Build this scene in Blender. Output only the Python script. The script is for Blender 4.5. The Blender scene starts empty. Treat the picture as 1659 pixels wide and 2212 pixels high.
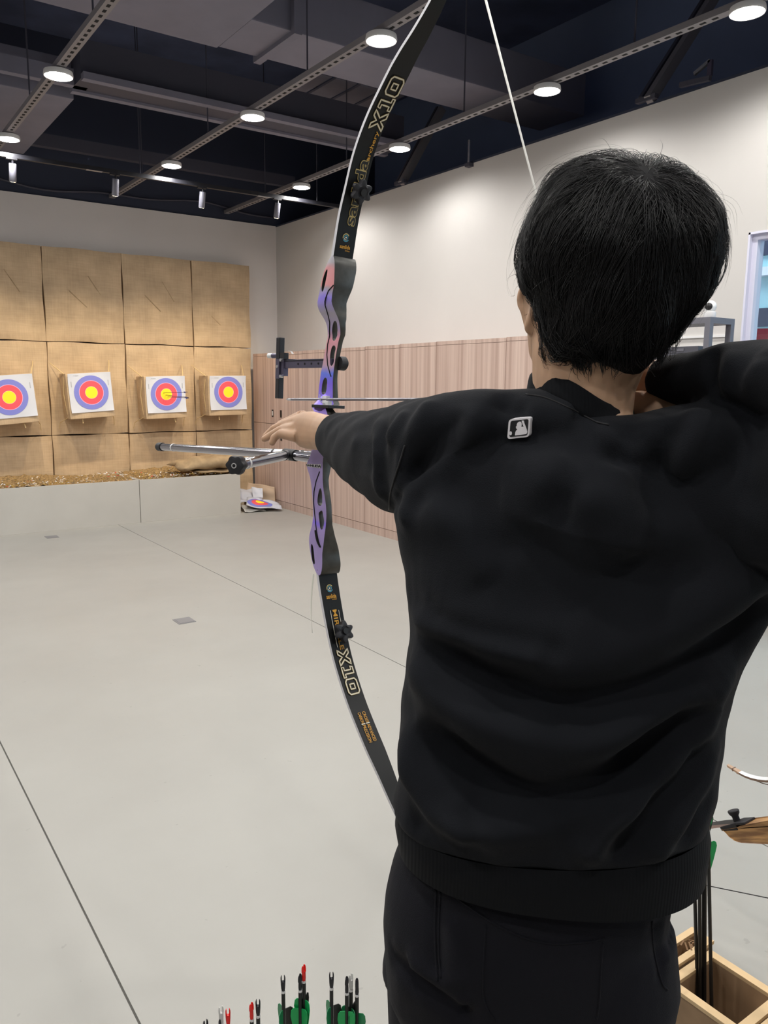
import bpy, bmesh, math, random
import numpy as np
from mathutils import Vector, Matrix, Quaternion
from mathutils.bvhtree import BVHTree
from mathutils.geometry import delaunay_2d_cdt, tessellate_polygon

random.seed(7); rng = np.random.default_rng(7)
SC = bpy.context.scene
COL = SC.collection

# ------------------------------------------------------------------ camera
FPX, CX, CY, EYE = 1717.0, 829.5, 1106.0, 1.5
_y, _p, _r = math.radians(35.1), math.radians(9.35), math.radians(-0.47)
CF = np.array([math.sin(_y)*math.cos(_p), math.cos(_y)*math.cos(_p), -math.sin(_p)])
_r0 = np.array([math.cos(_y), -math.sin(_y), 0.0]); _d0 = np.cross(CF, _r0)
CR = _r0*math.cos(_r) + _d0*math.sin(_r)
CD = -_r0*math.sin(_r) + _d0*math.cos(_r)
CO = np.array([0.0, 0.0, EYE])
FH = np.array([math.sin(_y), math.cos(_y), 0.0])
cam_data = bpy.data.cameras.new('camera'); cam = bpy.data.objects.new('camera', cam_data); COL.objects.link(cam)
cam_data.sensor_fit = 'VERTICAL'; cam_data.sensor_height = 36.0; cam_data.lens = 36.0*FPX/2212.0
cam_data.clip_start = 0.05; cam_data.clip_end = 100
_m = Matrix.Identity(4)
for i in range(3):
    _m[i][0] = CR[i]; _m[i][1] = -CD[i]; _m[i][2] = -CF[i]; _m[i][3] = CO[i]
cam.matrix_world = _m
SC.camera = cam

# ------------------------------------------------------------------ world, exposure, light levels
SC.view_settings.view_transform = 'Standard'; SC.view_settings.look = 'None'
SC.view_settings.exposure = 0.0; SC.view_settings.gamma = 1.0; SC.view_settings.use_curve_mapping = False
SC.cycles.use_denoising = True
SC.cycles.max_bounces = 8; SC.cycles.diffuse_bounces = 5; SC.cycles.glossy_bounces = 4
SC.cycles.sample_clamp_indirect = 6.0
DOWNLIGHT_W = 54.0        # each round ceiling lamp
SPOT_W = 86.0             # each warm track spot over the targets
world = bpy.data.worlds.new('overcast_sky'); SC.world = world; world.use_nodes = True
_bg = world.node_tree.nodes['Background']; _bg.inputs[0].default_value = (0.72, 0.86, 1.0, 1); _bg.inputs[1].default_value = 4.0

def at(x, y, Z):
    """world point seen at picture pixel (x, y), Z metres along the optical axis"""
    return CO + (CF + CR*(x-CX)/FPX + CD*(y-CY)/FPX)*Z
def ath(x, y, h):
    """same, with h the horizontal distance from the lens"""
    v = CF + CR*(x-CX)/FPX + CD*(y-CY)/FPX
    return CO + v*(h/float(v@FH))
def ray(x, y):
    v = CF + CR*(x-CX)/FPX + CD*(y-CY)/FPX
    return v/np.linalg.norm(v)

# ------------------------------------------------------------------ materials
def nt(m): return m.node_tree.nodes, m.node_tree.links
def mat(name, col, rough=0.6, metal=0.0, spec=0.5, noise=0.0, nscale=8.0, bump=0.0, bscale=200.0, sheen=0.0,
        coat=0.0, sss=0.0, stretch=None, col2=None, nlo=0.35, nhi=0.65):
    m = bpy.data.materials.new(name); m.use_nodes = True
    N, L = nt(m); b = N['Principled BSDF']
    b.inputs['Base Color'].default_value = (*col, 1); b.inputs['Roughness'].default_value = rough
    b.inputs['Metallic'].default_value = metal; b.inputs['Specular IOR Level'].default_value = spec
    if sheen: b.inputs['Sheen Weight'].default_value = sheen; b.inputs['Sheen Roughness'].default_value = 0.45
    if coat: b.inputs['Coat Weight'].default_value = coat; b.inputs['Coat Roughness'].default_value = 0.08
    if sss:
        b.inputs['Subsurface Weight'].default_value = sss
        b.inputs['Subsurface Radius'].default_value = (0.012, 0.005, 0.003); b.inputs['Subsurface Scale'].default_value = 0.6
    tc = N.new('ShaderNodeTexCoord'); mp = N.new('ShaderNodeMapping'); L.new(tc.outputs['Object'], mp.inputs[0])
    if stretch: mp.inputs['Scale'].default_value = stretch
    if noise or col2:
        n = N.new('ShaderNodeTexNoise'); n.inputs['Scale'].default_value = nscale; n.inputs['Detail'].default_value = 6
        L.new(mp.outputs[0], n.inputs['Vector'])
        r = N.new('ShaderNodeValToRGB'); r.color_ramp.elements[0].position = nlo; r.color_ramp.elements[1].position = nhi
        c2 = col2 if col2 else tuple(min(1, c*(1+noise)) for c in col)
        c1 = col if col2 else tuple(c*(1-noise) for c in col)
        r.color_ramp.elements[0].color = (*c1, 1); r.color_ramp.elements[1].color = (*c2, 1)
        L.new(n.outputs[0], r.inputs[0]); L.new(r.outputs[0], b.inputs['Base Color'])
    if bump:
        n2 = N.new('ShaderNodeTexNoise'); n2.inputs['Scale'].default_value = bscale; n2.inputs['Detail'].default_value = 3
        L.new(mp.outputs[0], n2.inputs['Vector'])
        bp = N.new('ShaderNodeBump'); bp.inputs['Strength'].default_value = bump; bp.inputs['Distance'].default_value = 0.004
        L.new(n2.outputs[0], bp.inputs['Height']); L.new(bp.outputs[0], b.inputs['Normal'])
    return m
def emit(name, col, s):
    m = bpy.data.materials.new(name); m.use_nodes = True
    N, L = nt(m); b = N['Principled BSDF']; b.inputs['Base Color'].default_value = (0.8, 0.8, 0.8, 1)
    b.inputs['Emission Color'].default_value = (*col, 1); b.inputs['Emission Strength'].default_value = s
    return m

M = {}
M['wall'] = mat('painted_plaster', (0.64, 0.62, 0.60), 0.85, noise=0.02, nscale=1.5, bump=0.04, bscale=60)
M['wall_back'] = mat('painted_plaster_lightened', (0.78, 0.745, 0.725), 0.85, noise=0.02, nscale=1.5, bump=0.04, bscale=60)  # same plaster, lightened to make up for weak lamplight on the back wall
M['black_wall'] = mat('black_paint', (0.036, 0.044, 0.075), 0.9)
M['far_wall_brightened'] = mat('brightened_wall_paint', (0.18, 0.23, 0.38), 0.9, noise=0.1, nscale=1)  # colour raised to stand in for light that misses the far upper wall
M['deck'] = mat('dark_deck_paint', (0.082, 0.104, 0.19), 0.9, noise=0.2, nscale=2)
M['duct'] = mat('grey_duct_paint', (0.20, 0.195, 0.25), 0.75, noise=0.06, nscale=3)
M['dark_steel'] = mat('dark_steel', (0.06, 0.06, 0.085), 0.6)
M['tray'] = mat('galvanised_channel', (0.24, 0.225, 0.24), 0.55, 0.1)
M['hole'] = mat('slot_shadow_black', (0.004, 0.004, 0.005), 0.9)
M['track_black'] = mat('black_track_aluminium', (0.012, 0.012, 0.016), 0.35)
M['spot_body'] = mat('grey_spot_housing', (0.17, 0.17, 0.21), 0.4)
M['lamp_ring'] = mat('white_lamp_trim', (0.75, 0.75, 0.75), 0.5)
M['lamp_on'] = emit('lamp_diffuser', (1.0, 0.96, 0.9), 26.0)
M['spot_on'] = emit('spot_lens', (1.0, 0.85, 0.6), 12.0)
def floor_mat():
    m = mat('polished_concrete', (0.63, 0.615, 0.565), 0.34, spec=0.4)
    N, L = nt(m); b = N['Principled BSDF']
    tc = N.new('ShaderNodeTexCoord')
    n1 = N.new('ShaderNodeTexNoise'); n1.inputs['Scale'].default_value = 0.9; n1.inputs['Detail'].default_value = 7; n1.inputs['Roughness'].default_value = 0.6
    L.new(tc.outputs['Object'], n1.inputs['Vector'])
    r = N.new('ShaderNodeValToRGB'); r.color_ramp.elements[0].position = 0.3; r.color_ramp.elements[1].position = 0.75
    r.color_ramp.elements[0].color = (0.375, 0.365, 0.338, 1); r.color_ramp.elements[1].color = (0.425, 0.418, 0.388, 1)
    L.new(n1.outputs[0], r.inputs[0])
    # scuffs and small specks
    n2 = N.new('ShaderNodeTexNoise'); n2.inputs['Scale'].default_value = 26; n2.inputs['Detail'].default_value = 2
    L.new(tc.outputs['Object'], n2.inputs['Vector'])
    r2 = N.new('ShaderNodeValToRGB'); r2.color_ramp.elements[0].position = 0.735; r2.color_ramp.elements[1].position = 0.76
    r2.color_ramp.elements[0].color = (0, 0, 0, 1); r2.color_ramp.elements[1].color = (1, 1, 1, 1)
    L.new(n2.outputs[0], r2.inputs[0])
    mx = N.new('ShaderNodeMix'); mx.data_type = 'RGBA'
    mxf = N.new('ShaderNodeMath'); mxf.operation = 'MULTIPLY'; mxf.inputs[1].default_value = 0.35
    L.new(r2.outputs[0], mxf.inputs[0]); L.new(mxf.outputs[0], mx.inputs[0])
    L.new(r.outputs[0], mx.inputs[6]); mx.inputs[7].default_value = (0.25, 0.24, 0.22, 1)
    L.new(mx.outputs[2], b.inputs['Base Color'])
    n3 = N.new('ShaderNodeTexNoise'); n3.inputs['Scale'].default_value = 3; n3.inputs['Detail'].default_value = 5
    L.new(tc.outputs['Object'], n3.inputs['Vector'])
    mr = N.new('ShaderNodeMapRange'); mr.inputs[3].default_value = 0.30; mr.inputs[4].default_value = 0.5
    L.new(n3.outputs[0], mr.inputs[0]); L.new(mr.outputs[0], b.inputs['Roughness'])
    return m
M['floor'] = floor_mat()
M['joint'] = mat('floor_joint_sealant', (0.19, 0.185, 0.17), 0.8)
def burlap_mat():
    m = mat('burlap', (0.52, 0.385, 0.25), 0.95, noise=0.10, nscale=5, spec=0.1)
    N, L = nt(m); b = N['Principled BSDF']; tc = N.new('ShaderNodeTexCoord')
    hs = []
    for sx, sz in ((260, 12), (12, 260)):
        mp = N.new('ShaderNodeMapping'); mp.inputs['Scale'].default_value = (sx, 40, sz); L.new(tc.outputs['Object'], mp.inputs[0])
        n = N.new('ShaderNodeTexNoise'); n.inputs['Scale'].default_value = 0.35; n.inputs['Detail'].default_value = 3; L.new(mp.outputs[0], n.inputs['Vector']); hs.append(n)
    ad = N.new('ShaderNodeMath'); ad.operation = 'ADD'; L.new(hs[0].outputs[0], ad.inputs[0]); L.new(hs[1].outputs[0], ad.inputs[1])
    old = b.inputs['Base Color'].links[0].from_socket
    r = N.new('ShaderNodeValToRGB'); r.color_ramp.elements[0].position = 0.35; r.color_ramp.elements[1].position = 0.62
    hf = N.new('ShaderNodeMath'); hf.operation = 'MULTIPLY'; hf.inputs[1].default_value = 0.5; L.new(ad.outputs[0], hf.inputs[0]); L.new(hf.outputs[0], r.inputs[0])
    r.color_ramp.elements[0].color = (0.92, 0.92, 0.92, 1); r.color_ramp.elements[1].color = (1.05, 1.06, 1.06, 1)
    mx = N.new('ShaderNodeMix'); mx.data_type = 'RGBA'; mx.blend_type = 'MULTIPLY'; mx.inputs[0].default_value = 1
    L.new(old, mx.inputs[6]); L.new(r.outputs[0], mx.inputs[7]); L.new(mx.outputs[2], b.inputs['Base Color'])
    bp = N.new('ShaderNodeBump'); bp.inputs['Strength'].default_value = 0.3; bp.inputs['Distance'].default_value = 0.005
    L.new(ad.outputs[0], bp.inputs['Height']); L.new(bp.outputs[0], b.inputs['Normal'])
    return m
M['burlap'] = burlap_mat()
M['sack'] = mat('sack_cloth', (0.36, 0.26, 0.15), 0.95, noise=0.15, nscale=12, bump=0.4, bscale=120)
M['twine'] = mat('straw_twine', (0.62, 0.46, 0.24), 0.9)
M['straw'] = mat('straw_litter', (0.27, 0.175, 0.075), 0.85, noise=0.5, nscale=60)
M['glint'] = mat('gold_foil_scrap', (0.85, 0.6, 0.15), 0.25, 0.7)
M['whitescrap'] = mat('white_plastic_scrap', (0.85, 0.85, 0.85), 0.4)
M['redscrap'] = mat('red_plastic_scrap', (0.7, 0.08, 0.05), 0.4)
M['box_grey'] = mat('grey_laminate_board', (0.50, 0.485, 0.45), 0.6, noise=0.03, nscale=3)
M['paper'] = mat('target_paper', (0.60, 0.625, 0.70), 0.7)
M['blue'] = mat('target_blue_ink', (0.20, 0.22, 0.62), 0.7)
M['red'] = mat('target_red_ink', (0.80, 0.09, 0.12), 0.7)
M['pink'] = mat('target_ring_line', (0.9, 0.42, 0.6), 0.7)
M['gold'] = mat('target_gold_ink', (0.95, 0.74, 0.02), 0.7)
M['ink_grey'] = mat('grey_print', (0.38, 0.40, 0.45), 0.7)
def wood_laminate():
    m = mat('pinkish_wood_laminate', (0.44, 0.30, 0.25), 0.5)
    N, L = nt(m); b = N['Principled BSDF']; tc = N.new('ShaderNodeTexCoord')
    mp = N.new('ShaderNodeMapping'); mp.inputs['Scale'].default_value = (1, 26, 0.35); L.new(tc.outputs['Object'], mp.inputs[0])
    n = N.new('ShaderNodeTexNoise'); n.inputs['Scale'].default_value = 1.0; n.inputs['Detail'].default_value = 5; n.inputs['Distortion'].default_value = 0.3
    L.new(mp.outputs[0], n.inputs['Vector'])
    r = N.new('ShaderNodeValToRGB'); e = r.color_ramp.elements
    e[0].position = 0.3; e[0].color = (0.43, 0.30, 0.25, 1); e[1].position = 0.7; e[1].color = (0.66, 0.505, 0.435, 1)
    k = e.new(0.5); k.color = (0.56, 0.41, 0.35, 1)
    L.new(n.outputs[0], r.inputs[0]); L.new(r.outputs[0], b.inputs['Base Color'])
    return m
M['laminate'] = wood_laminate()
M['black_plastic'] = mat('black_plastic', (0.012, 0.012, 0.013), 0.35)
M['handle_white'] = mat('white_lock_insert', (0.75, 0.75, 0.75), 0.4)
M['rack'] = mat('grey_rack_steel', (0.16, 0.16, 0.19), 0.45, 0.2)
M['white_gloss'] = mat('white_gloss_plastic', (0.85, 0.85, 0.85), 0.3)
M['white_frame'] = mat('white_window_frame', (0.72, 0.72, 0.86), 0.4)
M['cloth'] = mat('black_sweatshirt_fleece', (0.0100, 0.0112, 0.0142), 0.92, spec=0.12, sheen=0.03, bump=0.25, bscale=700)
M['rib'] = mat('black_rib_knit', (0.0070, 0.0078, 0.0096), 0.95, spec=0.14, sheen=0.02)
M['trousers'] = mat('black_jersey_trousers', (0.0095, 0.0098, 0.0138), 0.92, spec=0.14, sheen=0.03, bump=0.25, bscale=700)
def rib_bump(m, axis_scale):
    N, L = nt(m); b = N['Principled BSDF']; tc = N.new('ShaderNodeTexCoord')
    w = N.new('ShaderNodeTexWave'); w.inputs['Scale'].default_value = axis_scale; w.bands_direction = 'DIAGONAL'
    mp = N.new('ShaderNodeMapping'); mp.inputs['Scale'].default_value = (1, -0.7, 0); L.new(tc.outputs['Object'], mp.inputs[0]); L.new(mp.outputs[0], w.inputs['Vector'])
    bp = N.new('ShaderNodeBump'); bp.inputs['Strength'].default_value = 0.2; bp.inputs['Distance'].default_value = 0.0012
    L.new(w.outputs['Color'], bp.inputs['Height']); L.new(bp.outputs[0], b.inputs['Normal'])
rib_bump(M['rib'], 120)
M['skin'] = mat('skin', (0.50, 0.315, 0.205), 0.5, spec=0.35, noise=0.06, nscale=30, sss=0.2)
M['hair'] = mat('black_hair', (0.0055, 0.0055, 0.0065), 0.42, spec=0.33)
M['hair_under'] = mat('black_hair_mass', (0.004, 0.004, 0.005), 0.8, spec=0.2)
M['patch_white'] = mat('white_embroidery', (0.82, 0.80, 0.84), 0.7)
M['patch_black'] = mat('black_patch_ground', (0.01, 0.01, 0.012), 0.8)
M['limb_black'] = mat('black_carbon_limb', (0.007, 0.0075, 0.008), 0.42, spec=0.3)
M['limb_edge'] = mat('white_limb_edge', (0.62, 0.62, 0.66), 0.35)
M['gunmetal'] = mat('gunmetal_aluminium', (0.075, 0.075, 0.07), 0.38, 0.55, noise=0.15, nscale=60)
M['orange_print'] = mat('orange_print', (0.66, 0.33, 0.03), 0.5)
M['white_print'] = mat('white_print', (0.75, 0.72, 0.62), 0.5)
M['gold_line'] = mat('gold_outline_print', (0.55, 0.42, 0.16), 0.5)
M['print_black'] = mat('black_print', (0.010, 0.010, 0.011), 0.4)
M['cyan_print'] = mat('cyan_print', (0.08, 0.35, 0.5), 0.5)
M['chrome'] = mat('polished_carbon_tube', (0.36, 0.35, 0.38), 0.13, 0.95)
M['silver'] = mat('silver_metal', (0.7, 0.7, 0.72), 0.25, 0.9)
M['violet_metal'] = mat('violet_grey_aluminium', (0.10, 0.09, 0.14), 0.4, 0.5)
M['rubber'] = mat('black_rubber', (0.012, 0.012, 0.016), 0.6)
M['string'] = mat('white_bowstring', (0.82, 0.82, 0.78), 0.6)
M['shaft'] = mat('black_carbon_shaft', (0.014, 0.014, 0.014), 0.45)
M['arrow_alu'] = mat('grey_aluminium_shaft', (0.25, 0.24, 0.27), 0.3, 0.8)
M['vane_green'] = mat('green_vane', (0.01, 0.42, 0.11), 0.35)
M['vane_green2'] = mat('dark_green_vane', (0.02, 0.26, 0.10), 0.35)
M['vane_black'] = mat('black_vane', (0.02, 0.022, 0.02), 0.5)
M['nock_red'] = mat('red_nock', (0.85, 0.02, 0.015), 0.2)
M['nock_black'] = mat('black_nock', (0.01, 0.01, 0.016), 0.2)
M['nock_clear'] = mat('frosted_clear_nock', (0.68, 0.68, 0.66), 0.2)
M['pine'] = mat('pine_board', (0.72, 0.52, 0.29), 0.6, noise=0.1, nscale=3, stretch=(3, 3, 20))
M['pine_inside'] = mat('brown_crate_side', (0.36, 0.235, 0.135), 0.75, noise=0.18, nscale=9)
M['stamp'] = mat('brown_stamp_ink', (0.2, 0.11, 0.05), 0.8)
M['zebrawood'] = mat('striped_riser_wood', (0.24, 0.12, 0.05), 0.4, col2=(0.58, 0.33, 0.13), nscale=3.0, stretch=(1, 3, 26), nlo=0.42, nhi=0.58)
M['tanwood'] = mat('tan_limb_tip_wood', (0.50, 0.33, 0.22), 0.4)
M['white_limb'] = mat('white_fibreglass_limb', (0.82, 0.83, 0.84), 0.25)
M['brown_line'] = mat('brown_limb_core', (0.2, 0.13, 0.09), 0.5)
M['pinkwood'] = mat('pale_limb_core', (0.45, 0.32, 0.28), 0.45)
M['kraft'] = mat('kraft_cardboard', (0.47, 0.35, 0.25), 0.85)
M['dark_bag'] = mat('dark_plastic_bag', (0.08, 0.085, 0.08), 0.4)
M['plate_grey'] = mat('grey_floor_plate', (0.235, 0.23, 0.235), 0.5)
M['ext_cyan'] = mat('pale_cyan_cladding', (0.50, 0.80, 0.82), 0.5)
M['ext_dark'] = mat('dark_exterior_steel', (0.05, 0.055, 0.09), 0.5)
M['ext_white'] = mat('white_exterior_paint', (0.85, 0.88, 0.9), 0.5)
M['ext_red'] = mat('red_car_paint', (0.75, 0.05, 0.08), 0.3)
M['ext_ground'] = mat('grey_asphalt', (0.25, 0.26, 0.27), 0.9)
M['clear_strip'] = mat('milky_plastic_strip', (0.62, 0.63, 0.56), 0.3)
M['white_band'] = mat('white_band', (0.8, 0.8, 0.8), 0.4)
M['shoe'] = mat('dark_shoe', (0.03, 0.03, 0.035), 0.6)
M['dark_box'] = mat('dark_grey_case', (0.075, 0.075, 0.095), 0.5)
def glass_mat():
    m = bpy.data.materials.new('window_glass'); m.use_nodes = True
    N, L = nt(m); N.remove(N['Principled BSDF']); o = N['Material Output']
    t = N.new('ShaderNodeBsdfTransparent'); t.inputs[0].default_value = (0.93, 0.97, 0.98, 1)
    g = N.new('ShaderNodeBsdfGlossy'); g.inputs[1].default_value = 0.03
    mx = N.new('ShaderNodeMixShader'); mx.inputs[0].default_value = 0.07
    L.new(t.outputs[0], mx.inputs[1]); L.new(g.outputs[0], mx.inputs[2]); L.new(mx.outputs[0], o.inputs[0])
    return m
M['glass'] = glass_mat()

# ------------------------------------------------------------------ builders
def tag(o, label=None, cat=None, group=None, kind=None):
    if label: o['label'] = label
    if cat: o['category'] = cat
    if group: o['group'] = group
    if kind: o['kind'] = kind
    return o
def thing(name, label, cat, loc=(0, 0, 0), group=None, rot=None):
    o = bpy.data.objects.new(name, None); COL.objects.link(o); o.location = loc; o.empty_display_size = 0.05
    if rot is not None: o.rotation_mode = 'QUATERNION'; o.rotation_quaternion = rot
    return tag(o, label, cat, group)
def link(name, me, parent=None):
    o = bpy.data.objects.new(name, me); COL.objects.link(o)
    if parent: o.parent = parent
    return o
class G:
    """collects geometry for one mesh"""
    def __init__(s): s.v = []; s.f = []; s.m = []
    def add(s, v, f, mi=0):
        o = len(s.v); s.v += [tuple(map(float, p)) for p in v]; s.f += [tuple(i+o for i in q) for q in f]; s.m += [mi]*len(f); return s
    def box(s, a, b, mi=0):
        x0, y0, z0 = a; x1, y1, z1 = b
        return s.add([(x0,y0,z0),(x1,y0,z0),(x1,y1,z0),(x0,y1,z0),(x0,y0,z1),(x1,y0,z1),(x1,y1,z1),(x0,y1,z1)],
                     [(0,3,2,1),(4,5,6,7),(0,1,5,4),(1,2,6,5),(2,3,7,6),(3,0,4,7)], mi)
    def bar(s, p, q, w, h, up=(0, 0, 1), mi=0):
        p = np.array(p, float); q = np.array(q, float); d = q-p; d /= np.linalg.norm(d)
        r = np.cross(d, up); r /= np.linalg.norm(r); u = np.cross(r, d); vs = []
        for e in (p, q):
            for a, b in ((-1,-1),(1,-1),(1,1),(-1,1)): vs.append(e+r*a*w/2+u*b*h/2)
        return s.add(vs, [(0,1,2,3),(7,6,5,4),(0,4,5,1),(1,5,6,2),(2,6,7,3),(3,7,4,0)], mi)
    def tube(s, pts, rad, n=12, mi=0, caps=True, flat=1.0, up=None):
        P = [np.array(p, float) for p in pts]; R = list(rad) if hasattr(rad, '__len__') else [rad]*len(P)
        ref = np.array(up, float) if up is not None else None; rings = []; prev = None
        for i, p in enumerate(P):
            d = P[min(i+1, len(P)-1)]-P[max(i-1, 0)]; d /= np.linalg.norm(d)+1e-12
            if ref is not None: a = ref-d*(ref@d)
            elif prev is None: a = np.cross(d, (0.3, 0.2, 0.9)); 
            else: a = prev-d*(prev@d)
            if np.linalg.norm(a) < 1e-6: a = np.cross(d, (1, 0, 0.1))
            a /= np.linalg.norm(a); prev = a; b = np.cross(d, a)
            rings.append([p+R[i]*(math.cos(t)*a+math.sin(t)*flat*b) for t in np.linspace(0, 2*math.pi, n, endpoint=False)])
        return s.loft(rings, caps, mi)
    def loft(s, rings, caps=True, mi=0):
        n = len(rings[0]); v = [p for r in rings for p in r]; f = []
        for i in range(len(rings)-1):
            for j in range(n): f.append((i*n+j, i*n+(j+1)%n, (i+1)*n+(j+1)%n, (i+1)*n+j))
        if caps: f.append(tuple(range(n-1, -1, -1))); f.append(tuple((len(rings)-1)*n+j for j in range(n)))
        return s.add(v, f, mi)
    def ball(s, c, r, n=16, m=10, mi=0, axes=None):
        A = np.eye(3) if axes is None else np.array(axes, float); r = (r, r, r) if not hasattr(r, '__len__') else r
        v = []; f = []
        for i in range(m+1):
            t = math.pi*i/m
            for j in range(n):
                a = 2*math.pi*j/n
                v.append(np.array(c)+A[0]*r[0]*math.sin(t)*math.cos(a)+A[1]*r[1]*math.sin(t)*math.sin(a)+A[2]*r[2]*math.cos(t))
        for i in range(m):
            for j in range(n): f.append((i*n+j, (i+1)*n+j, (i+1)*n+(j+1)%n, i*n+(j+1)%n))
        return s.add(v, f, mi)
    def disc(s, c, r, z0, z1, n=32, mi=0):
        c = np.array(c, float); up = np.array((0, 0, 1.0))
        rings = [[c+np.array((r*math.cos(t), r*math.sin(t), z)) for t in np.linspace(0, 2*math.pi, n, endpoint=False)] for z in (z0, z1)]
        return s.loft(rings, True, mi)
    def poly(s, pts, mi=0):
        return s.add(pts, [tuple(range(len(pts)))], mi)
    def build(s, name, mats, parent=None, smooth=None, bevel=0.0, clean=True):
        me = bpy.data.meshes.new(name); me.from_pydata(s.v, [], s.f)
        for m in (mats if isinstance(mats, (list, tuple)) else [mats]): me.materials.append(m)
        me.polygons.foreach_set('material_index', s.m)
        if clean or bevel:
            bm = bmesh.new(); bm.from_mesh(me)
            if clean: bmesh.ops.remove_doubles(bm, verts=bm.verts, dist=1e-6)
            if bevel:
                es = [e for e in bm.edges if len(e.link_faces) == 2 and e.calc_face_angle(0) > 0.6]
                bmesh.ops.bevel(bm, geom=es, offset=bevel, segments=2, affect='EDGES', profile=0.7, material=-1)
            if clean: bmesh.ops.recalc_face_normals(bm, faces=bm.faces)
            bm.to_mesh(me); bm.free()
        if smooth is not None:
            me.polygons.foreach_set('use_smooth', [True]*len(me.polygons))
            if smooth < 180: me.set_sharp_from_angle(angle=math.radians(smooth))
        me.update()
        return link(name, me, parent)
def copy_tree(o, loc=None, parent=None):
    c = o.copy(); COL.objects.link(c)
    if parent: c.parent = parent
    if loc is not None: c.location = loc
    for ch in list(o.children): copy_tree(ch, None, c)
    return c
# ================================================================== THE ROOM
WX, WB = 4.82, 9.25           # right wall plane, back wall plane
WT = 3.39                     # height at which the white paint stops
g = G().box((-4.2, -4.2, -0.12), (WX+0.2, WB+0.2, -0.008)); tag(g.build('floor', M['joint']), kind='structure')
FLOOR = bpy.data.objects['floor']
edges = [-4.2, -3.38, -1.447, 0.487, 2.421, WX+0.2]
for a, b in zip(edges[:-1], edges[1:]):
    gap = 0.0028
    G().box((a+gap, -4.2, -0.05), (b-gap, WB+0.2, 0.0)).build('slab', M['floor'], FLOOR)
def wall(name, parts):
    for i, (a, b, m) in enumerate(parts):
        if i == 0: root = G().box(a, b).build(name, m); tag(root, kind='structure')
        else: G().box(a, b).build('upper_band', m, root)
    return root
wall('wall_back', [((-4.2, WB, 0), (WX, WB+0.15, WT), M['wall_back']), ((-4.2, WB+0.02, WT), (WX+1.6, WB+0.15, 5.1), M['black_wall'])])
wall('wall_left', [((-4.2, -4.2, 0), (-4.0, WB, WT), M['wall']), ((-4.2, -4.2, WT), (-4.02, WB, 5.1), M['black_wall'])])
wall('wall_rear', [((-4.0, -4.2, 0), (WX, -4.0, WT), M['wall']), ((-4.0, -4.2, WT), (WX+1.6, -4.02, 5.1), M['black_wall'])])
# right wall with two window openings
W1 = (0.75, 2.93, 0.35, 2.43); W2 = (-2.9, -0.4, 0.35, 2.43); TH = 0.16
g = G()
g.box((WX, -4.2, 0), (WX+TH, WB, 0.35)); g.box((WX, -4.2, 2.43), (WX+TH, WB, WT))
for a, b in ((-4.2, W2[0]), (W2[1], W1[0]), (W1[1], WB+0.15)): g.box((WX, a, 0.35), (WX+TH, b, 2.43))
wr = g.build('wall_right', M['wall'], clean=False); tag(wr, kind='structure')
G().box((WX+1.5, -4.2, WT-0.1), (WX+1.65, WB+0.2, 5.1)).box((WX+TH, -4.2, WT-0.12), (WX+1.5, WB+0.2, WT-0.01)).build('upper_band', M['far_wall_brightened'], wr, clean=False)  # far wall band, plus an unseen ledge slab added to block sky light
G().box((WX-0.003, -4.2, WT-0.012), (WX+TH, WB, WT+0.004)).build('top_trim', M['black_wall'], wr)
G().box((WX-0.012, 2.99, 1.715), (WX, 4.4, 1.75)).box((WX-0.012, 2.99, 1.80), (WX, 4.4, 1.815)).build('cable_trunking', M['white_gloss'], wr)
c = G().box((-4.2, -4.2, 5.0), (WX+1.65, WB+0.2, 5.12)).build('ceiling', M['deck']); tag(c, kind='structure')
for k, (y0, y1, z0, z1) in enumerate((W1, W2)):
    g = G()
    f = 0.045
    g.box((WX+0.03, y0, z0), (WX+0.10, y0+f, z1)); g.box((WX+0.03, y1-f, z0), (WX+0.10, y1, z1))
    g.box((WX+0.03, y0+f, z0), (WX+0.10, y1-f, z0+f)); g.box((WX+0.03, y0+f, z1-f), (WX+0.10, y1-f, z1))
    w = g.build('window_%d' % (k+1), M['white_frame'], clean=False); tag(w, kind='structure')
    ym = y1-0.235 if k == 0 else (y0+y1)/2
    G().box((WX+0.04, ym-0.022, z0+f), (WX+0.09, ym+0.022, z1-f)).build('mullion', M['ext_dark'], w)
    G().box((WX+0.062, y0+f, z0+f), (WX+0.068, ym-0.022, z1-f)).build('pane', M['glass'], w)
    G().box((WX+0.062, ym+0.022, z0+f), (WX+0.068, y1-f, z1-f)).build('pane', M['glass'], w)
    g = G().box((WX-0.02, y0-0.03, z0-0.03), (WX+0.03, y1+0.03, z0)); g.build('window_sill', M['white_frame'], w)
    g = G().box((WX-0.003, y1-0.012, z0), (WX+TH, y1+0.001, z1)).box((WX-0.003, y0-0.001, z0), (WX+TH, y0+0.012, z1)).box((WX-0.003, y0, z1-0.012), (WX+TH, y1, z1+0.001))
    g.build('window_casing', M['white_frame'], w, clean=False)
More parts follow.
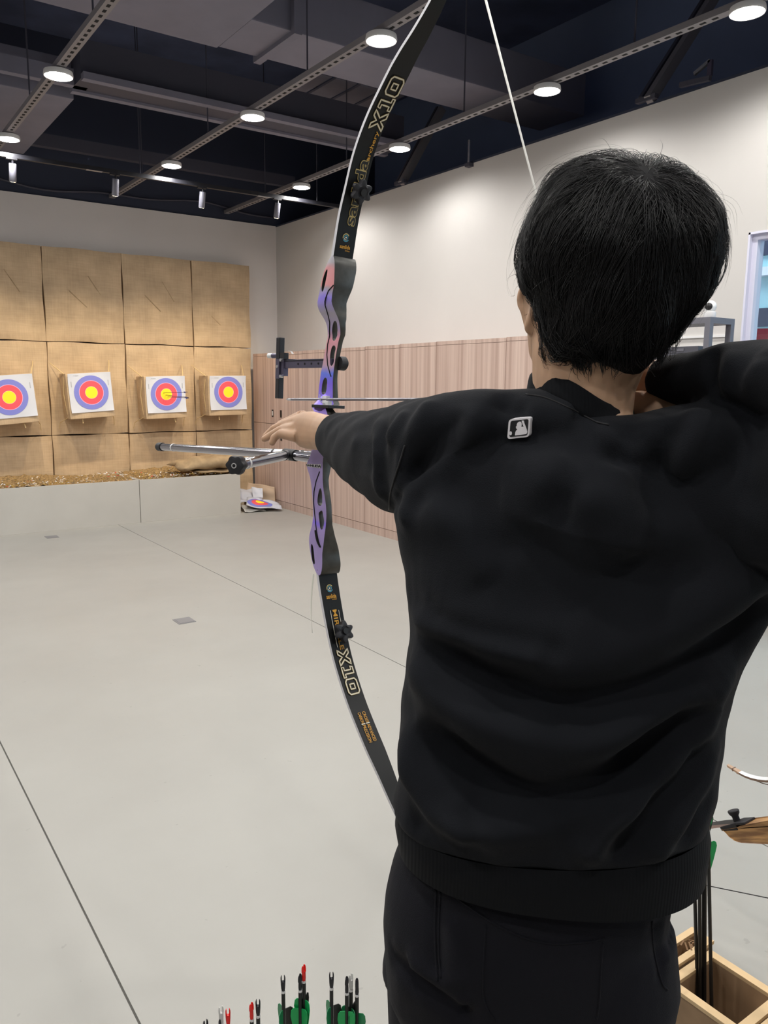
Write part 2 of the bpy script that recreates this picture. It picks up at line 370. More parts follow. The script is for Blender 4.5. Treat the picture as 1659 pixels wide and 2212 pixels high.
# outside
tag(G().box((WX+TH, -8, -0.15), (20, 14, -0.05)).build('ground_outside', M['ext_ground']), kind='structure')
bd = thing('building', 'pale cyan building with dark floor bands outside the window', 'building', (9.6, 4, -0.05))
G().box((0, -9, 0), (1.0, 6, 9)).build('facade', M['ext_cyan'], bd)
for z in (1.35, 2.25, 3.1, 4.0): G().box((-0.06, -9, z), (0, 6, z+0.22)).build('floor_band', M['ext_dark'], bd)
for z in (1.9, 2.85): G().box((-0.14, -9, z), (-0.02, 6, z+0.1)).build('white_ledge', M['ext_white'], bd)
for k in range(26): G().box((-0.05, -8.8+k*0.55, 1.62), (0, -8.45+k*0.55, 2.2)).build('window_panel', M['white_frame'] if k % 2 else M['ext_white'], bd)
G().bar((-0.2, -1.2, 1.4), (-0.2, 0.4, 2.6), 0.04, 0.05).build('diagonal_brace', M['ext_dark'], bd)
G().box((-0.9, -0.4, 0), (-0.82, -0.32, 6)).build('white_post', M['ext_white'], bd)
cr = thing('parked_van', 'red and white parked van outside behind the window', 'van', (7.35, 4.2, -0.05))
prof = [(-2.0,0.35),(-2.05,0.8),(-1.9,1.25),(-1.5,1.4),(-1.1,2.0),(1.9,2.06),(2.05,1.9),(2.1,0.7),(2.05,0.35)]
G().loft([[(x, a, z) for a, z in prof] for x in (-0.8, -0.6, 0.6, 0.8)]).build('car_body', M['ext_red'], cr)
G().loft([[(x, a, z) for a, z in ((-1.3,1.5),(-1.0,1.85),(1.8,1.88),(1.8,1.55))] for x in (-0.82, 0.82)]).build('car_window', M['ext_white'], cr)
for x in (-0.8, 0.62):
    for a in (-1.3, 1.3):
        G().tube([(x, a, 0.33), (x+0.18, a, 0.33)], 0.33, 20).build('wheel', M['rubber'], cr)

# ------------------------------------------------------------------ ceiling services
dk = thing('ceiling_duct', 'wide grey ventilation box with long duct across the dark ceiling', 'duct', (2.62, 5.85, 3.9))
G().box((-1.95, -2.9, 0), (-0.02, 0.03, 0.35)).build('plenum_box', M['duct'], dk, bevel=0.01)
G().box((-0.02, -0.55, 0), (3.3, 0.0, 0.35)).build('duct_run', M['duct'], dk, bevel=0.01)
G().box((0.28, -0.6, -0.03), (0.34, 0.05, 0.4)).build('flange', M['duct'], dk)
d2 = thing('ceiling_duct', 'grey square duct end hanging near the back wall, upper left', 'duct', (1.4, 7.0, 3.7))
G().box((-0.9, 0, 0), (0.46, 1.95, 0.3)).build('duct_run', M['duct'], d2, bevel=0.008)
G().box((-0.9, -0.26, 0.02), (0.5, -0.19, 0.14)).build('flange', M['duct'], d2)
bm_ = thing('ceiling_beam', 'dark steel I beam crossing below the ceiling towards the right wall', 'beam', (3.3, 6.68, 3.7))
G().box((-1.5, -0.2, 0), (1.5, -0.13, 0.05)).box((-1.5, 0.13, 0), (1.5, 0.2, 0.05)).build('flange', M['duct'], bm_, clean=False)
G().box((-1.5, -0.13, 0.02), (1.5, 0.13, 0.30)).build('web', M['dark_steel'], bm_)
bm2 = thing('ceiling_beam', 'thin dark steel beam above the track spotlights by the back wall', 'beam', (2.2, 8.75, 3.75))
G().box((-3, -0.04, 0), (2.6, 0.04, 0.12)).build('web', M['dark_steel'], bm2)
pn = thing('ceiling_panel', 'grid of grey ceiling boards behind the long duct', 'panel', (3.8, 6.6, 4.2))
for i in range(4):
    for j in range(2):
        G().box((i*0.27, j*0.72, 0), (i*0.27+0.225, j*0.72+0.66, 0.02)).build('board', M['duct'], pn)
G().box((-0.05, -0.1, 0.02), (1.0, -0.06, 0.05)).box((-0.05, 1.4, 0.02), (1.0, 1.44, 0.05)).build('rail', M['dark_steel'], pn, clean=False)
def on_plane(x, y, axis, val):
    v = ray(x, y); i = 'xyz'.index(axis); return CO+v*((val-CO[i])/v[i])
for (px0, px1, lb) in (((868, 397), (955, 235), 'reddish steel brace rising from the right wall above the third lamp'), ((1402, 217), (1545, -10), 'reddish steel brace rising from the right wall near the white bracket')):
    a = on_plane(*px0, 'x', WX-0.02); b = on_plane(*px1, 'y', a[1])
    t = thing('roof_brace', lb, 'brace', tuple(a))
    G().bar((0, 0, 0), b-a, 0.07, 0.05, up=(0, 1, 0)).build('brace_bar', M['tray'], t)
    G().bar((0, 0.06, 0.02), b-a+np.array((0, 0.06, 0.02)), 0.05, 0.03, up=(0, 1, 0)).build('conduit', M['dark_steel'], t)
    G().box((-0.02, -0.06, 0.0), (0.02, 0.1, 0.03)).build('wall_plate', M['dark_steel'], t)
for p, lb in (((1013, 334), 'small white tube fixed upright at the top of the right wall'),):
    a = on_plane(*p, 'x', WX-0.03); t = thing('conduit_stub', lb, 'pipe', tuple(a))
    G().tube([(0, 0, -0.08), (0, 0, 0.12)], 0.012, 10).build('tube', M['silver'], t)
    G().box((-0.02, -0.03, -0.1), (0.05, 0.03, -0.07)).build('bracket', M['dark_steel'], t)
a = on_plane(1500, 160, 'x', WX-0.03); t = thing('wall_bracket', 'white angled arm bracket at the top of the right wall', 'bracket', tuple(a))
q = on_plane(1535, 130, 'x', WX-0.03)-a; q2 = on_plane(1533, 165, 'x', WX-0.03)-a
G().bar((0, 0, 0), q, 0.02, 0.02, up=(1, 0, 0)).build('arm', M['silver'], t)
G().bar(q, q2, 0.03, 0.02, up=(1, 0, 0)).build('strut', M['violet_metal'], t)
G().bar(q2*1.05+np.array((0, 0, -0.01)), (0, 0.1, -0.04), 0.03, 0.03, up=(1, 0, 0)).build('rail', M['dark_steel'], t)

# cable channels and round lamps
LX = [-1.28, 0.07, 1.43, 2.80, 4.15]
LY = [7.40, 5.72, 4.05, 2.63, 1.0, -0.65]
ZL = 3.42
for x in LX:
    y0, y1 = -3.5, WB-0.02
    seen = x > 1
    lb = {1.43: 'slotted cable channel with lamps, furthest left across the ceiling', 2.80: 'slotted cable channel with lamps across the middle of the ceiling',
          4.15: 'slotted cable channel with lamps running beside the right wall'}.get(x, 'cable channel with lamps over the unseen left of the hall, %s' % ('outermost' if x < -1 else 'second'))
    t = thing('cable_channel', lb, 'cable channel', (x, 0, ZL+0.035), 'cable channels carrying the lamps')
    G().box((-0.03, y0, 0), (0.03, y1, 0.012)).box((-0.03, y0, 0.012), (-0.025, y1, 0.035)).box((0.025, y0, 0.012), (0.03, y1, 0.035)).build('channel', M['tray'], t, clean=False)
    if seen:
        s = G()
        yy = 2.2
        while yy < y1-0.1:
            if min(abs(yy-l) for l in LY) > 0.12: s.box((-0.009, yy, -0.0015), (0.009, yy+0.035, 0.0))
            yy += 0.075
        tag(s.build('slots', M['hole'], t, clean=False), kind='stuff')
        for yy in (3.35, 4.9, 6.55, 8.2): G().tube([(0.0, yy, 0.012), (0, yy, 1.545)], 0.006, 6).build('hanger_rod', M['dark_steel'], t)
def lamp_thing(x, y, lb):
    t = thing('ceiling_lamp', lb, 'lamp', (x, y, ZL), 'round lamps under the cable channels' if 'outside' not in lb else 'round lamps outside the picture')
    return t
names = {(1.43, 7.40): 'lit round ceiling lamp at the left edge, nearest the back wall on its channel', (1.43, 5.72): 'lit round ceiling lamp on the left channel, before the grey duct end',
         (2.80, 7.40): 'lit round ceiling lamp on the middle channel, nearest the back wall', (2.80, 5.72): 'lit round ceiling lamp on the middle channel, second from the back wall',
         (2.80, 4.05): 'lit round ceiling lamp on the middle channel beside the upper bow limb', (4.15, 7.40): 'lit round ceiling lamp on the right channel, nearest the corner',
         (4.15, 5.72): 'lit round ceiling lamp on the right channel, second from the corner', (4.15, 4.05): 'lit round ceiling lamp on the right channel above the head',
         (4.15, 2.63): 'lit round ceiling lamp at the top right corner, largest of all'}
proto = None
for x in LX:
    for y in LY:
        lb = names.get((x, y), 'lit round ceiling lamp outside the picture, lighting the near half of the hall')
        t = lamp_thing(x, y, lb)
        if proto is None:
            n = 36
            rings = []
            for r, z in ((0.075, 0.0), (0.088, -0.004), (0.092, 0.004), (0.088, 0.028), (0.02, 0.034)):
                rings.append([(r*math.cos(a), r*math.sin(a), z) for a in np.linspace(0, 2*math.pi, n, endpoint=False)])
            h = G().loft(rings, True).build('housing', M['lamp_ring'], t, smooth=50)
            d = G().disc((0, 0, 0), 0.074, -0.006, -0.001, 36).build('diffuser', M['lamp_on'], t)
            ld = bpy.data.lights.new('lamp_light', 'SPOT'); ld.energy = DOWNLIGHT_W; ld.spot_size = math.radians(169); ld.spot_blend = 0.5
            ld.shadow_soft_size = 0.07; ld.color = (1.0, 0.975, 0.935)
            proto = (h.data, d.data, ld)
        else:
            link('housing', proto[0], t); link('diffuser', proto[1], t)
        l = bpy.data.objects.new('lamp_light', proto[2]); COL.objects.link(l); l.parent = t; l.location = (0, 0, -0.02)

# spot track and four track spots aimed at the targets
tr = thing('spotlight_track', 'black spotlight track in front of the back wall', 'track', (2.2, 7.52, 3.315), None)
G().box((-3.5, -0.018, -0.01), (2.6, 0.018, 0.025)).build('rail', M['track_black'], tr)
for x in (-0.13, 1.52): G().box((x, -0.019, -0.012), (x+0.14, 0.019, -0.0095)).build('glint_strip', M['silver'], tr)  # silver strips laid on the rail to imitate its bright glints
for x in (-1.2, 0.35, 2.2): G().tube([(x, 0, 0.025), (x, 0, 1.685)], 0.005, 6).build('hanger_rod', M['dark_steel'], tr)
TARGETS = [(1.54, 1.311), (2.343, 1.356), (3.155, 1.334), (3.899, 1.359)]
order = ['first', 'second', 'third', 'fourth']
for k, x in enumerate((1.475, 2.325, 3.145, 3.945)):
    t = thing('track_spotlight', 'grey cylinder track spotlight, %s from the left, by the back wall' % order[k], 'spotlight', (x, 7.52, 3.305), 'track spotlights by the back wall')
    G().box((-0.05, -0.017, -0.012), (0.035, 0.017, 0.0)).build('adapter', M['track_black'], t)
    G().tube([(0, 0, -0.012), (0, 0, -0.05)], 0.009, 8).build('stem', M['track_black'], t)
    tilt = np.array((0.0, 0.28, -1.0)); tilt /= np.linalg.norm(tilt); p0 = np.array((0, 0, -0.04)); p1 = p0+tilt*0.145
    G().tube([p0, p0+tilt*0.004, p1-tilt*0.003, p1], [0.026, 0.029, 0.029, 0.027], 20).build('barrel', M['spot_body'], t, smooth=40)
    G().tube([p1, p1+tilt*0.001], 0.022, 20).build('lens', M['spot_on'], t)
    ld = bpy.data.lights.new('spot_light', 'SPOT'); ld.energy = SPOT_W; ld.spot_size = math.radians(62); ld.spot_blend = 0.9; ld.shadow_soft_size = 0.02; ld.color = (1.0, 0.80, 0.52)
    l = bpy.data.objects.new('spot_light', ld); COL.objects.link(l); l.parent = t; l.location = tuple(p1+tilt*0.01)
    tx, tz = TARGETS[k]; dv = Vector((tx-x, 9.0-7.52, 1.15-3.16)); l.rotation_mode = 'QUATERNION'; l.rotation_quaternion = dv.to_track_quat('-Z', 'Y')
cb = G(); pts = []
for i in range(60):
    x = -3.5+i*0.14; pts.append((x, WB-0.03, 3.50+0.035*math.sin(x*2.1)+0.02*math.sin(x*5.3)))
o = cb.tube(pts, 0.012, 6).build('cable', M['dark_steel'], smooth=180); tag(o, 'dark cable sagging along the top of the back wall', 'cable')

# ================================================================== BACK WALL: straw mats, targets, catch boxes
colx = [1.17, 1.995, 2.82, 3.62, 4.355]; rowz = [0.0, 0.895, 1.885, 2.862]
rown = ['lower', 'middle', 'upper']; coln = ['leftmost', 'second from left', 'third from left', 'rightmost']
def mat_panel(w, h, seed):
    r = np.random.default_rng(seed); nx, nz = 16, 18; v = []; f = []
    ph = r.uniform(0, 6.28, 8)
    for j in range(nz+1):
        for i in range(nx+1):
            u, s = i/nx, j/nz
            ed = min(u, 1-u, s, 1-s)
            y = -0.10 - 0.024*(1-math.exp(-ed*22)) - 0.006*math.sin(7*u+ph[0])*math.sin(6*s+ph[1]) - 0.003*math.sin(19*s+ph[2]+3*u)
            wob = 0.0042
            x = u*w + (wob*math.sin(9*s+ph[3])*(1 if i in (0, nx) else 0)); z = s*h + (wob*math.sin(8*u+ph[4])*(1 if j in (0, nz) else 0))
            v.append((x, y, z))
    for j in range(nz):
        for i in range(nx): a = j*(nx+1)+i; f.append((a, a+1, a+nx+2, a+nx+1))
    g = G().add(v, f)
    # sides going back
    rim = [i for i in range(nx+1)]+[(j+1)*(nx+1)-1 for j in range(1, nz+1)]+[nz*(nx+1)+i for i in range(nx-1, -1, -1)]+[j*(nx+1) for j in range(nz-1, 0, -1)]
    o = len(g.v); g.v += [(g.v[i][0], 0.085, g.v[i][2]) for i in rim]
    for k in range(len(rim)): k2 = (k+1) % len(rim); g.f.append((rim[k2], rim[k], o+k, o+k2)); g.m.append(0)
    g.f.append(tuple(o+k for k in range(len(rim)))); g.m.append(0)
    return g
for i in range(4):
    for j in range(3):
        x0, x1 = colx[i]+0.0055, colx[i+1]-0.0055; z0, z1 = rowz[j]+(0.0055 if j else 0.0), rowz[j+1]-0.0055
        t = thing('straw_backstop_mat', 'burlap covered straw backstop mat, %s of the %s row' % (coln[i], rown[j]), 'backstop mat', (x0, 9.155, z0), 'burlap mats on the back wall')
        mat_panel(x1-x0, z1-z0, i*7+j).build('cover', M['burlap'], t, smooth=60)
        if j == 2:
            s = G(); w, h = x1-x0, z1-z0
            for (a, b, c_, d_) in ((.30, .55, .52, .38), (.55, .72, .72, .5)) if i < 3 else ((.3, .36, .45, .26),):
                s.bar((a*w, -0.1265, b*h), (c_*w, -0.1265, d_*h), 0.006, 0.004, up=(0, 1, 0))
            s.build('slit', M['sack'], t)
# target butts
def face_ring(g, r0, r1, y, mi, n=48):
    v = []; f = []
    for r in (r0, r1):
        for a in np.linspace(0, 2*math.pi, n, endpoint=False): v.append((r*math.cos(a), y, r*math.sin(a)))
    if r0 == 0: g.add(v[n:], [tuple(range(n))], mi)
    else: g.add(v, [(j, (j+1) % n, n+(j+1) % n, n+j) for j in range(n)], mi)
tl = [(1.555, 1.318, 4.5, 0.455, 0.425), (2.338, 1.357, 3.6, 0.442, 0.408), (3.153, 1.333, 1.6, 0.446, 0.402), (3.896, 1.35, 0.9, 0.454, 0.392)]
cent = [(1.54, 1.311), (2.343, 1.356), (3.155, 1.336), (3.90, 1.359)]
for k, (x, z, rot, w, h) in enumerate(tl):
    q = Quaternion((0, 1, 0), -math.radians(rot))
    b = thing('target_butt', 'burlap wrapped target block hung on the mats, %s from the left' % order[k], 'target block', (x, 8.735, z-0.03), 'target blocks on the back wall', rot=q)
    r = np.random.default_rng(k); bw, bh = w/2+0.015, h/2+0.035
    g = G().box((-bw, 0, -bh), (bw, 0.272, bh)); blk = g.build('block', M['burlap'], b, bevel=0.022, smooth=50)
    for sx in (-1, 1):
        G().tube([(sx*bw*0.97, 0.06, bh-0.01), (sx*(bw+0.045), 0.2, bh+0.07), (sx*(bw+0.075), 0.287, bh+0.12)], [0.006, 0.0055, 0.004], 6).build('twine', M['twine'], b)
        G().tube([(sx*bw*1.0, 0.07, bh-0.04), (sx*(bw+0.012), 0.1, 0.02), (sx*bw, 0.09, -bh+0.05)], [0.005, 0.006, 0.003], 6).build('twine', M['twine'], b)
        G().tube([(sx*bw*0.98, 0.1, -bh+0.02), (sx*(bw+0.05), 0.25, -bh-0.04), (sx*(bw+0.06), 0.287, -bh-0.11)], [0.004, 0.004, 0.003], 6).build('twine', M['twine'], b)
    G().tube([(0.1*(-1)**k, 0.05, -bh), (0.105*(-1)**k, 0.03, -bh-0.05)], 0.006, 5).build('straw_end', M['twine'], b)
    t = thing('target_paper', 'paper archery target face with blue, red and gold rings, %s from the left' % order[k], 'target', (x, 8.728, z), 'paper target faces', rot=q)
    nx = 12; v = []; f = []
    for j in range(nx+1):
        for i in range(nx+1):
            u, s = i/nx-.5, j/nx-.5
            crn = max(0, abs(u)+abs(s)-.78)*0.06
            v.append((u*w*(1-(crn*.5)), -0.001-crn+0.001*math.sin(9*u+k)*math.sin(7*s), s*h*(1-(crn*.4))))
    for j in range(nx):
        for i in range(nx): a = j*(nx+1)+i; f.append((a, a+1, a+nx+2, a+nx+1))
    G().add(v, f).build('sheet', M['paper'], t, smooth=180)
    cx, cz = cent[k][0]-x, cent[k][1]-z
    g = G()
    face_ring(g, 0.127, 0.178, -0.0032, 0); face_ring(g, 0.122, 0.127, -0.0033, 2); face_ring(g, 0.065, 0.122, -0.0032, 1); face_ring(g, 0.0625, 0.065, -0.0033, 2); face_ring(g, 0, 0.0625, -0.0032, 3)
    g.v = [(a+cx, y, c_+cz) for a, y, c_ in g.v]
    g.build('rings', [M['blue'], M['red'], M['pink'], M['gold']], t, clean=False)
    g = G()
    for i in range(7): g.box((-w*.43+i*0.012, -0.0034, h*.435), (-w*.43+i*0.012+0.009, -0.003, h*.45))
    for sx in (-.44, .42):
        g.box((sx*w, -0.0034, h*.16), (sx*w+0.008, -0.003, h*.30))
    g.build('print', M['ink_grey'], t, clean=False)
# arrows stuck in the third target
for k, (dx, dz, ex, ez) in enumerate(((-0.035, 0.012, 0.02, 0.015), (-0.01, -0.008, 0.01, -0.01), (0.015, -0.028, -0.005, 0.0))):
    p = np.array((3.155+dx, 8.80, 1.336+dz)); d = np.array((ex*2, -1, ez*2)); d /= np.linalg.norm(d); e = p+d*0.72
    t = thing('arrow', 'dark arrow stuck in the third target, %s' % ['top of the three', 'middle of the three', 'lowest of the three'][k], 'arrow', tuple(p), 'arrows in the third target')
    G().tube([(0, 0, 0), d*0.7], 0.0028, 8).build('shaft', M['shaft'], t)
    for a in (0.4, 2.5, 4.6):
        u = np.array((math.cos(a), 0, math.sin(a)))
        G().add([d*0.62+u*0.002, d*0.68+u*0.002, d*0.675+u*0.011, d*0.64+u*0.010], [(0, 1, 2, 3)]).build('vane', M['blue'], t)
    G().tube([d*0.7, d*0.715], 0.0032, 8).build('nock', M['nock_black'], t)
# catch boxes
for k, (x0, x1, lb) in enumerate(((0.9, 2.657, 'long grey laminate catch box under the targets, left unit'), (2.663, 3.81, 'grey laminate catch box under the targets, right unit by the corner'))):
    t = thing('catch_box', lb, 'box', (x0, 8.262, 0), 'grey catch boxes along the back wall')
    L_ = x1-x0
    G().box((0, 0, 0.0), (L_, 0.018, 0.455)).build('front_board', M['box_grey'], t, bevel=0.002)
    G().box((0, 0.018, 0.0), (0.018, 0.76, 0.455)).build('side_board', M['box_grey'], t)
    G().box((L_-0.018, 0.018, 0.0), (L_, 0.76, 0.455)).build('side_board', M['box_grey'], t)
    G().box((0.018, 0.018, 0.0), (L_-0.018, 0.76, 0.012)).build('bottom_board', M['box_grey'], t)
r = np.random.default_rng(3)
for k, (x0, x1) in enumerate(((0.93, 2.635), (2.69, 3.785))):
    nx, ny = int((x1-x0)/0.03), 20; v = []; f = []
    for j in range(ny+1):
        for i in range(nx+1):
            x = x0+(x1-x0)*i/nx; y = 8.29+0.72*j/ny
            v.append((x, y, 0.43+0.035*math.sin(x*3.1+k)*math.sin(y*9)+0.05*(y-8.29)+r.normal(0, 0.008)))
    for j in range(ny):
        for i in range(nx): a = j*(nx+1)+i; f.append((a, a+1, a+nx+2, a+nx+1))
    g = G().add(v, f); n0 = len(g.f)
    for i in range(520):
        x, y = r.uniform(x0+.02, x1-.02), 8.30+0.45*r.random()**1.6; z = 0.45+0.035*math.sin(x*3.1+k)*math.sin(y*9)+0.05*(y-8.29)+r.uniform(0, 0.018)
        a, el = r.uniform(0, 3.14), r.uniform(-.3, .5); d = np.array((math.cos(a)*math.cos(el), math.sin(a)*math.cos(el)*.6, math.sin(el)))*r.uniform(0.01, 0.035)
        mi = r.choice([0, 0, 0, 1, 1, 2, 2, 3], p=[.2, .15, .15, .12, .12, .12, .12, .02])
        g.bar((x, y, z), np.array((x, y, z))+d, r.uniform(.003, .010), r.uniform(0.002, 0.006), mi=int(mi))
    tag(g.build('straw_litter', [M['straw'], M['glint'], M['whitescrap'], M['redscrap']], clean=False), 'golden straw litter and scraps filling the %s catch box' % ['left', 'right'][k], 'straw', 'litter in the catch boxes', 'stuff')
def pillow(c, half, seed, mtl, name, parent=None, n=28, m=14, puff=1.0):
    r = np.random.default_rng(seed); ph = r.uniform(0, 6, 6); g = G(); v = []; f = []
    for s in (1, -1):
        for j in range(m+1):
            for i in range(n+1):
                u, w = i/n*2-1, j/m*2-1
                t = (max(0, 1-abs(u)**3.0)*max(0, 1-abs(w)**3.0))**0.6
                z = s*half[2]*t*puff+half[2]*(0.18*math.sin(5*u+ph[0]+2*w)+0.14*math.sin(9*u+ph[1]-3*w))*(0.4+t)
                v.append((c[0]+half[0]*u*(1+0.05*math.sin(5*w+ph[2])), c[1]+half[1]*w*(1+0.06*math.sin(6*u+ph[3])), c[2]+z+half[2]*.35*math.sin(2.2*u+ph[4])))
    N = (n+1)*(m+1)
    for s in (0, 1):
        for j in range(m):
            for i in range(n):
                a = s*N+j*(n+1)+i; q = (a, a+1, a+n+2, a+n+1); f.append(q if s == 0 else q[::-1])
    return g.add(v, f).build(name, mtl, parent, smooth=180)
o = pillow((3.54, 8.50, 0.575), (0.40, 0.21, 0.075), 5, M['sack'], 'burlap_sack'); tag(o, 'slumped brown burlap sack lying on the right catch box', 'sack')
o = pillow((3.60, 8.46, 0.487), (0.28, 0.17, 0.018), 9, M['sack'], 'burlap_sack'); tag(o, 'flat folded burlap sack underneath the slumped sack', 'sack')

# corner pile of waste paper
def sheet(name, corners, mtl, label, cat, seed, amp=0.02, n=14, ring=None, group=None, thick=0.002):
    r = np.random.default_rng(seed); A, B, C_, D_ = [np.array(c, float) for c in corners]; ph = r.uniform(0, 6, 8); g = G()
    nv = np.cross(B-A, D_-A); nv /= np.linalg.norm(nv)
    def pos(s, t): 
        return (A*(1-s)+B*s)*(1-t)+(D_*(1-s)+C_*s)*t + nv*amp*(math.sin(4*s+ph[0])*math.sin(3*t+ph[1])+0.5*math.sin(9*s+ph[2]+5*t)+0.4*math.sin(11*t+ph[3]))
    v = [pos(i/n, j/n) for j in range(n+1) for i in range(n+1)]; f = [(j*(n+1)+i, j*(n+1)+i+1, (j+1)*(n+1)+i+1, (j+1)*(n+1)+i) for j in range(n) for i in range(n)]
    t = thing(name, label, cat, (0, 0, 0), group)
    c0 = v[0]; t.location = tuple(c0); g.add([p-c0 for p in v], f)
    o = g.build('sheet', mtl, t, smooth=180); sm = o.modifiers.new('thickness', 'SOLIDIFY'); sm.thickness = thick
    if ring:
        g2 = G(); cs, ct, rr = ring
        for mi, (r0, r1) in enumerate(((0.66, 1.0), (0.34, 0.66), (0, 0.34))):
            K = 40
            for a in range(K):
                q = []
                for (rad, an) in ((r0, a), (r1, a), (r1, a+1), (r0, a+1)):
                    th = 2*math.pi*an/K; q.append(pos(cs+rr*rad*math.cos(th), ct+rr*rad*math.sin(th))-c0+nv*0.0022)
                g2.add(q, [(0, 1, 2, 3)], mi)
        g2.build('rings', [M['blue'], M['red'], M['gold']], t)
    return t
o = pillow((4.10, 8.40, 0.012), (0.2, 0.13, 0.02), 21, M['dark_bag'], 'waste_bag'); tag(o, 'dark plastic bag squashed at the bottom of the corner paper pile', 'bag')
sheet('cardboard_sheet', [(4.02, 8.62, 0.03), (4.33, 8.42, 0.03), (4.355, 8.48, 0.235), (4.12, 8.72, 0.29)], M['kraft'], 'creased kraft cardboard leaning on the locker beside the corner paper pile', 'cardboard', 2, 0.018, thick=0.004)
sheet('waste_paper', [(3.84, 8.40, 0.09), (4.16, 8.40, 0.10), (4.14, 8.62, 0.22), (3.86, 8.60, 0.24)], M['paper'], 'crumpled blank white paper at the back of the corner pile', 'paper', 4, 0.02)
sheet('old_target_paper', [(3.87, 8.24, 0.085), (4.26, 8.10, 0.022), (4.352, 8.36, 0.07), (3.99, 8.48, 0.135)], M['paper'], 'crumpled old target face with a gold centre on the corner pile', 'target', 6, 0.014, ring=(0.38, 0.52, 0.37))
sheet('waste_paper', [(3.85, 8.24, 0.018), (4.10, 8.20, 0.018), (4.08, 8.40, 0.05), (3.88, 8.42, 0.06)], M['box_grey'], 'folded grey paper under the old target face in the corner', 'paper', 8, 0.012)
sheet('waste_paper', [(4.06, 8.46, 0.13), (4.16, 8.40, 0.13), (4.19, 8.47, 0.235), (4.08, 8.54, 0.25)], M['paper'], 'small white paper bag with an open end on the corner pile', 'paper', 12, 0.006)

# ------------------------------------------------------------------ lockers along the right wall
XC = 4.375
doors = [9.05, 8.43, 7.81, 7.19, 6.57, 6.00, 5.465, 4.60, 4.03]
n_un = len(doors)-1
posn = ['nearest the back wall', 'second from the back wall', 'third from the back wall', 'fourth from the back wall', 'fifth from the back wall', 'sixth from the back wall', 'seventh from the back wall', 'eighth from the back wall', 'ninth from the back wall']
for k in range(n_un):
    y1, y0 = doors[k], doors[k+1]; w = y1-y0
    t = thing('wood_locker', 'tall pinkish wood laminate locker, %s' % posn[k], 'locker', (XC, y0, 0), 'wood lockers along the right wall')
    top = 1.815+(0.004*k)
    G().box((0.02, 0.001, 0.0), (WX-XC-0.002, w-0.001, top)).build('body', M['laminate'], t)
    G().box((0.004, 0.001, 0.0), (0.02, w-0.001, 0.08)).build('plinth', M['laminate'], t)
    G().box((0.0, 0.0025, top-0.03), (0.02, w-0.0025, top)).build('top_rail', M['laminate'], t)
    zs = ((0.085, 0.985), (0.99, top-0.033))
    for j, (za, zb) in enumerate(zs):
        d = G().box((0.0, 0.0025, za), (0.02, w-0.0025, zb)).build('door', M['laminate'], t, bevel=0.001)
        if k < 6:
            hz = 0.80 if j == 0 else 1.07
            hy = w-0.10 if k % 2 else 0.11
            hh = G().box((-0.003, hy-0.02, hz), (0.0005, hy+0.02, hz+0.085)).build('handle', M['black_plastic'], d)
            if k == 0 and j == 1: G().box((-0.004, hy-0.011, hz+0.015), (-0.0029, hy+0.011, hz+0.07)).build('lock_insert', M['handle_white'], d)
# steel rack with camera and cases
t = thing('steel_rack', 'grey steel rack against the right wall beside the window', 'rack', (4.28, 2.80, 0))
for x in (0, 0.215):
    for y in (0, 0.95): G().box((x, y, 0), (x+0.035, y+0.035, 1.85)).build('post', M['rack'], t)
for z in (0.35, 0.95, 1.55, 1.85):
    G().box((0.003 if z < 1.8 else 0.0, 0.003 if z < 1.8 else 0.0, z), (0.247 if z < 1.8 else .25, 0.982 if z < 1.8 else .985, z+0.035)).build('shelf', M['rack'], t)
cm = thing('security_camera', 'white round security camera standing on the steel rack', 'camera', (4.36, 2.86, 1.885))
G().tube([(0, 0, 0), (0, 0, 0.004), (0, 0, 0.034), (0, 0, 0.038)], [0.033, 0.036, 0.035, 0.03], 24).build('base', M['white_gloss'], cm, smooth=40)
hd = G().ball((0, 0, 0.066), 0.036, 24, 16).build('head', M['white_gloss'], cm, smooth=180)
dv = -np.array((4.36, 2.86, 0.45)); dv /= np.linalg.norm(dv); rr = np.cross(dv, (0, 0, 1)); rr /= np.linalg.norm(rr); dv2 = dv+rr*0.30+np.array((0,0,0.05)); dv2 /= np.linalg.norm(dv2)
e1 = np.cross(dv2, (0, 0, 1)); e1 /= np.linalg.norm(e1); e2 = np.cross(e1, dv2)
G().ball(np.array((0, 0, 0.066))+dv2*0.024, (0.023, 0.023, 0.015), 20, 12, axes=(e1, e2, dv2)).build('lens_face', M['black_plastic'], hd, smooth=180)
for k, (y, w, z, h, lb) in enumerate(((2.90, 0.30, 1.585, 0.05, 'dark grey flat case at the bottom of the stack on the rack'), (2.92, 0.27, 1.636, 0.045, 'dark grey flat case second up in the stack on the rack'), (2.88, 0.24, 1.682, 0.04, 'dark grey flat case on top of the stack on the rack'), (3.24, 0.20, 1.585, 0.15, 'black upright case at the far end of the rack shelf'))):
    t = thing('equipment_case', lb, 'case', (4.30, y, z), 'cases on the rack shelf')
    G().box((0, 0, 0), (0.19, w, h)).build('shell', M['dark_box'] if k < 3 else M['black_plastic'], t, bevel=0.004)
    G().box((-0.004, w*.4, h*.3), (0.0, w*.6, h*.7)).build('latch', M['rack'], t)
# floor plates
for (x, y, lb) in ((1.751, 4.67, 'small grey floor socket plate in the middle of the floor'), (1.695, 7.945, 'small grey floor socket plate close to the catch boxes')):
    t = thing('floor_plate', lb, 'floor plate', (x, y, 0), 'grey socket plates in the floor')
    G().box((-0.055, -0.06, 0), (0.055, 0.06, 0.003)).build('plate', M['plate_grey'], t, bevel=0.001)
    G().box((-0.045, -0.05, 0.003), (0.045, 0.05, 0.0045)).build('lid', M['plate_grey'], t)
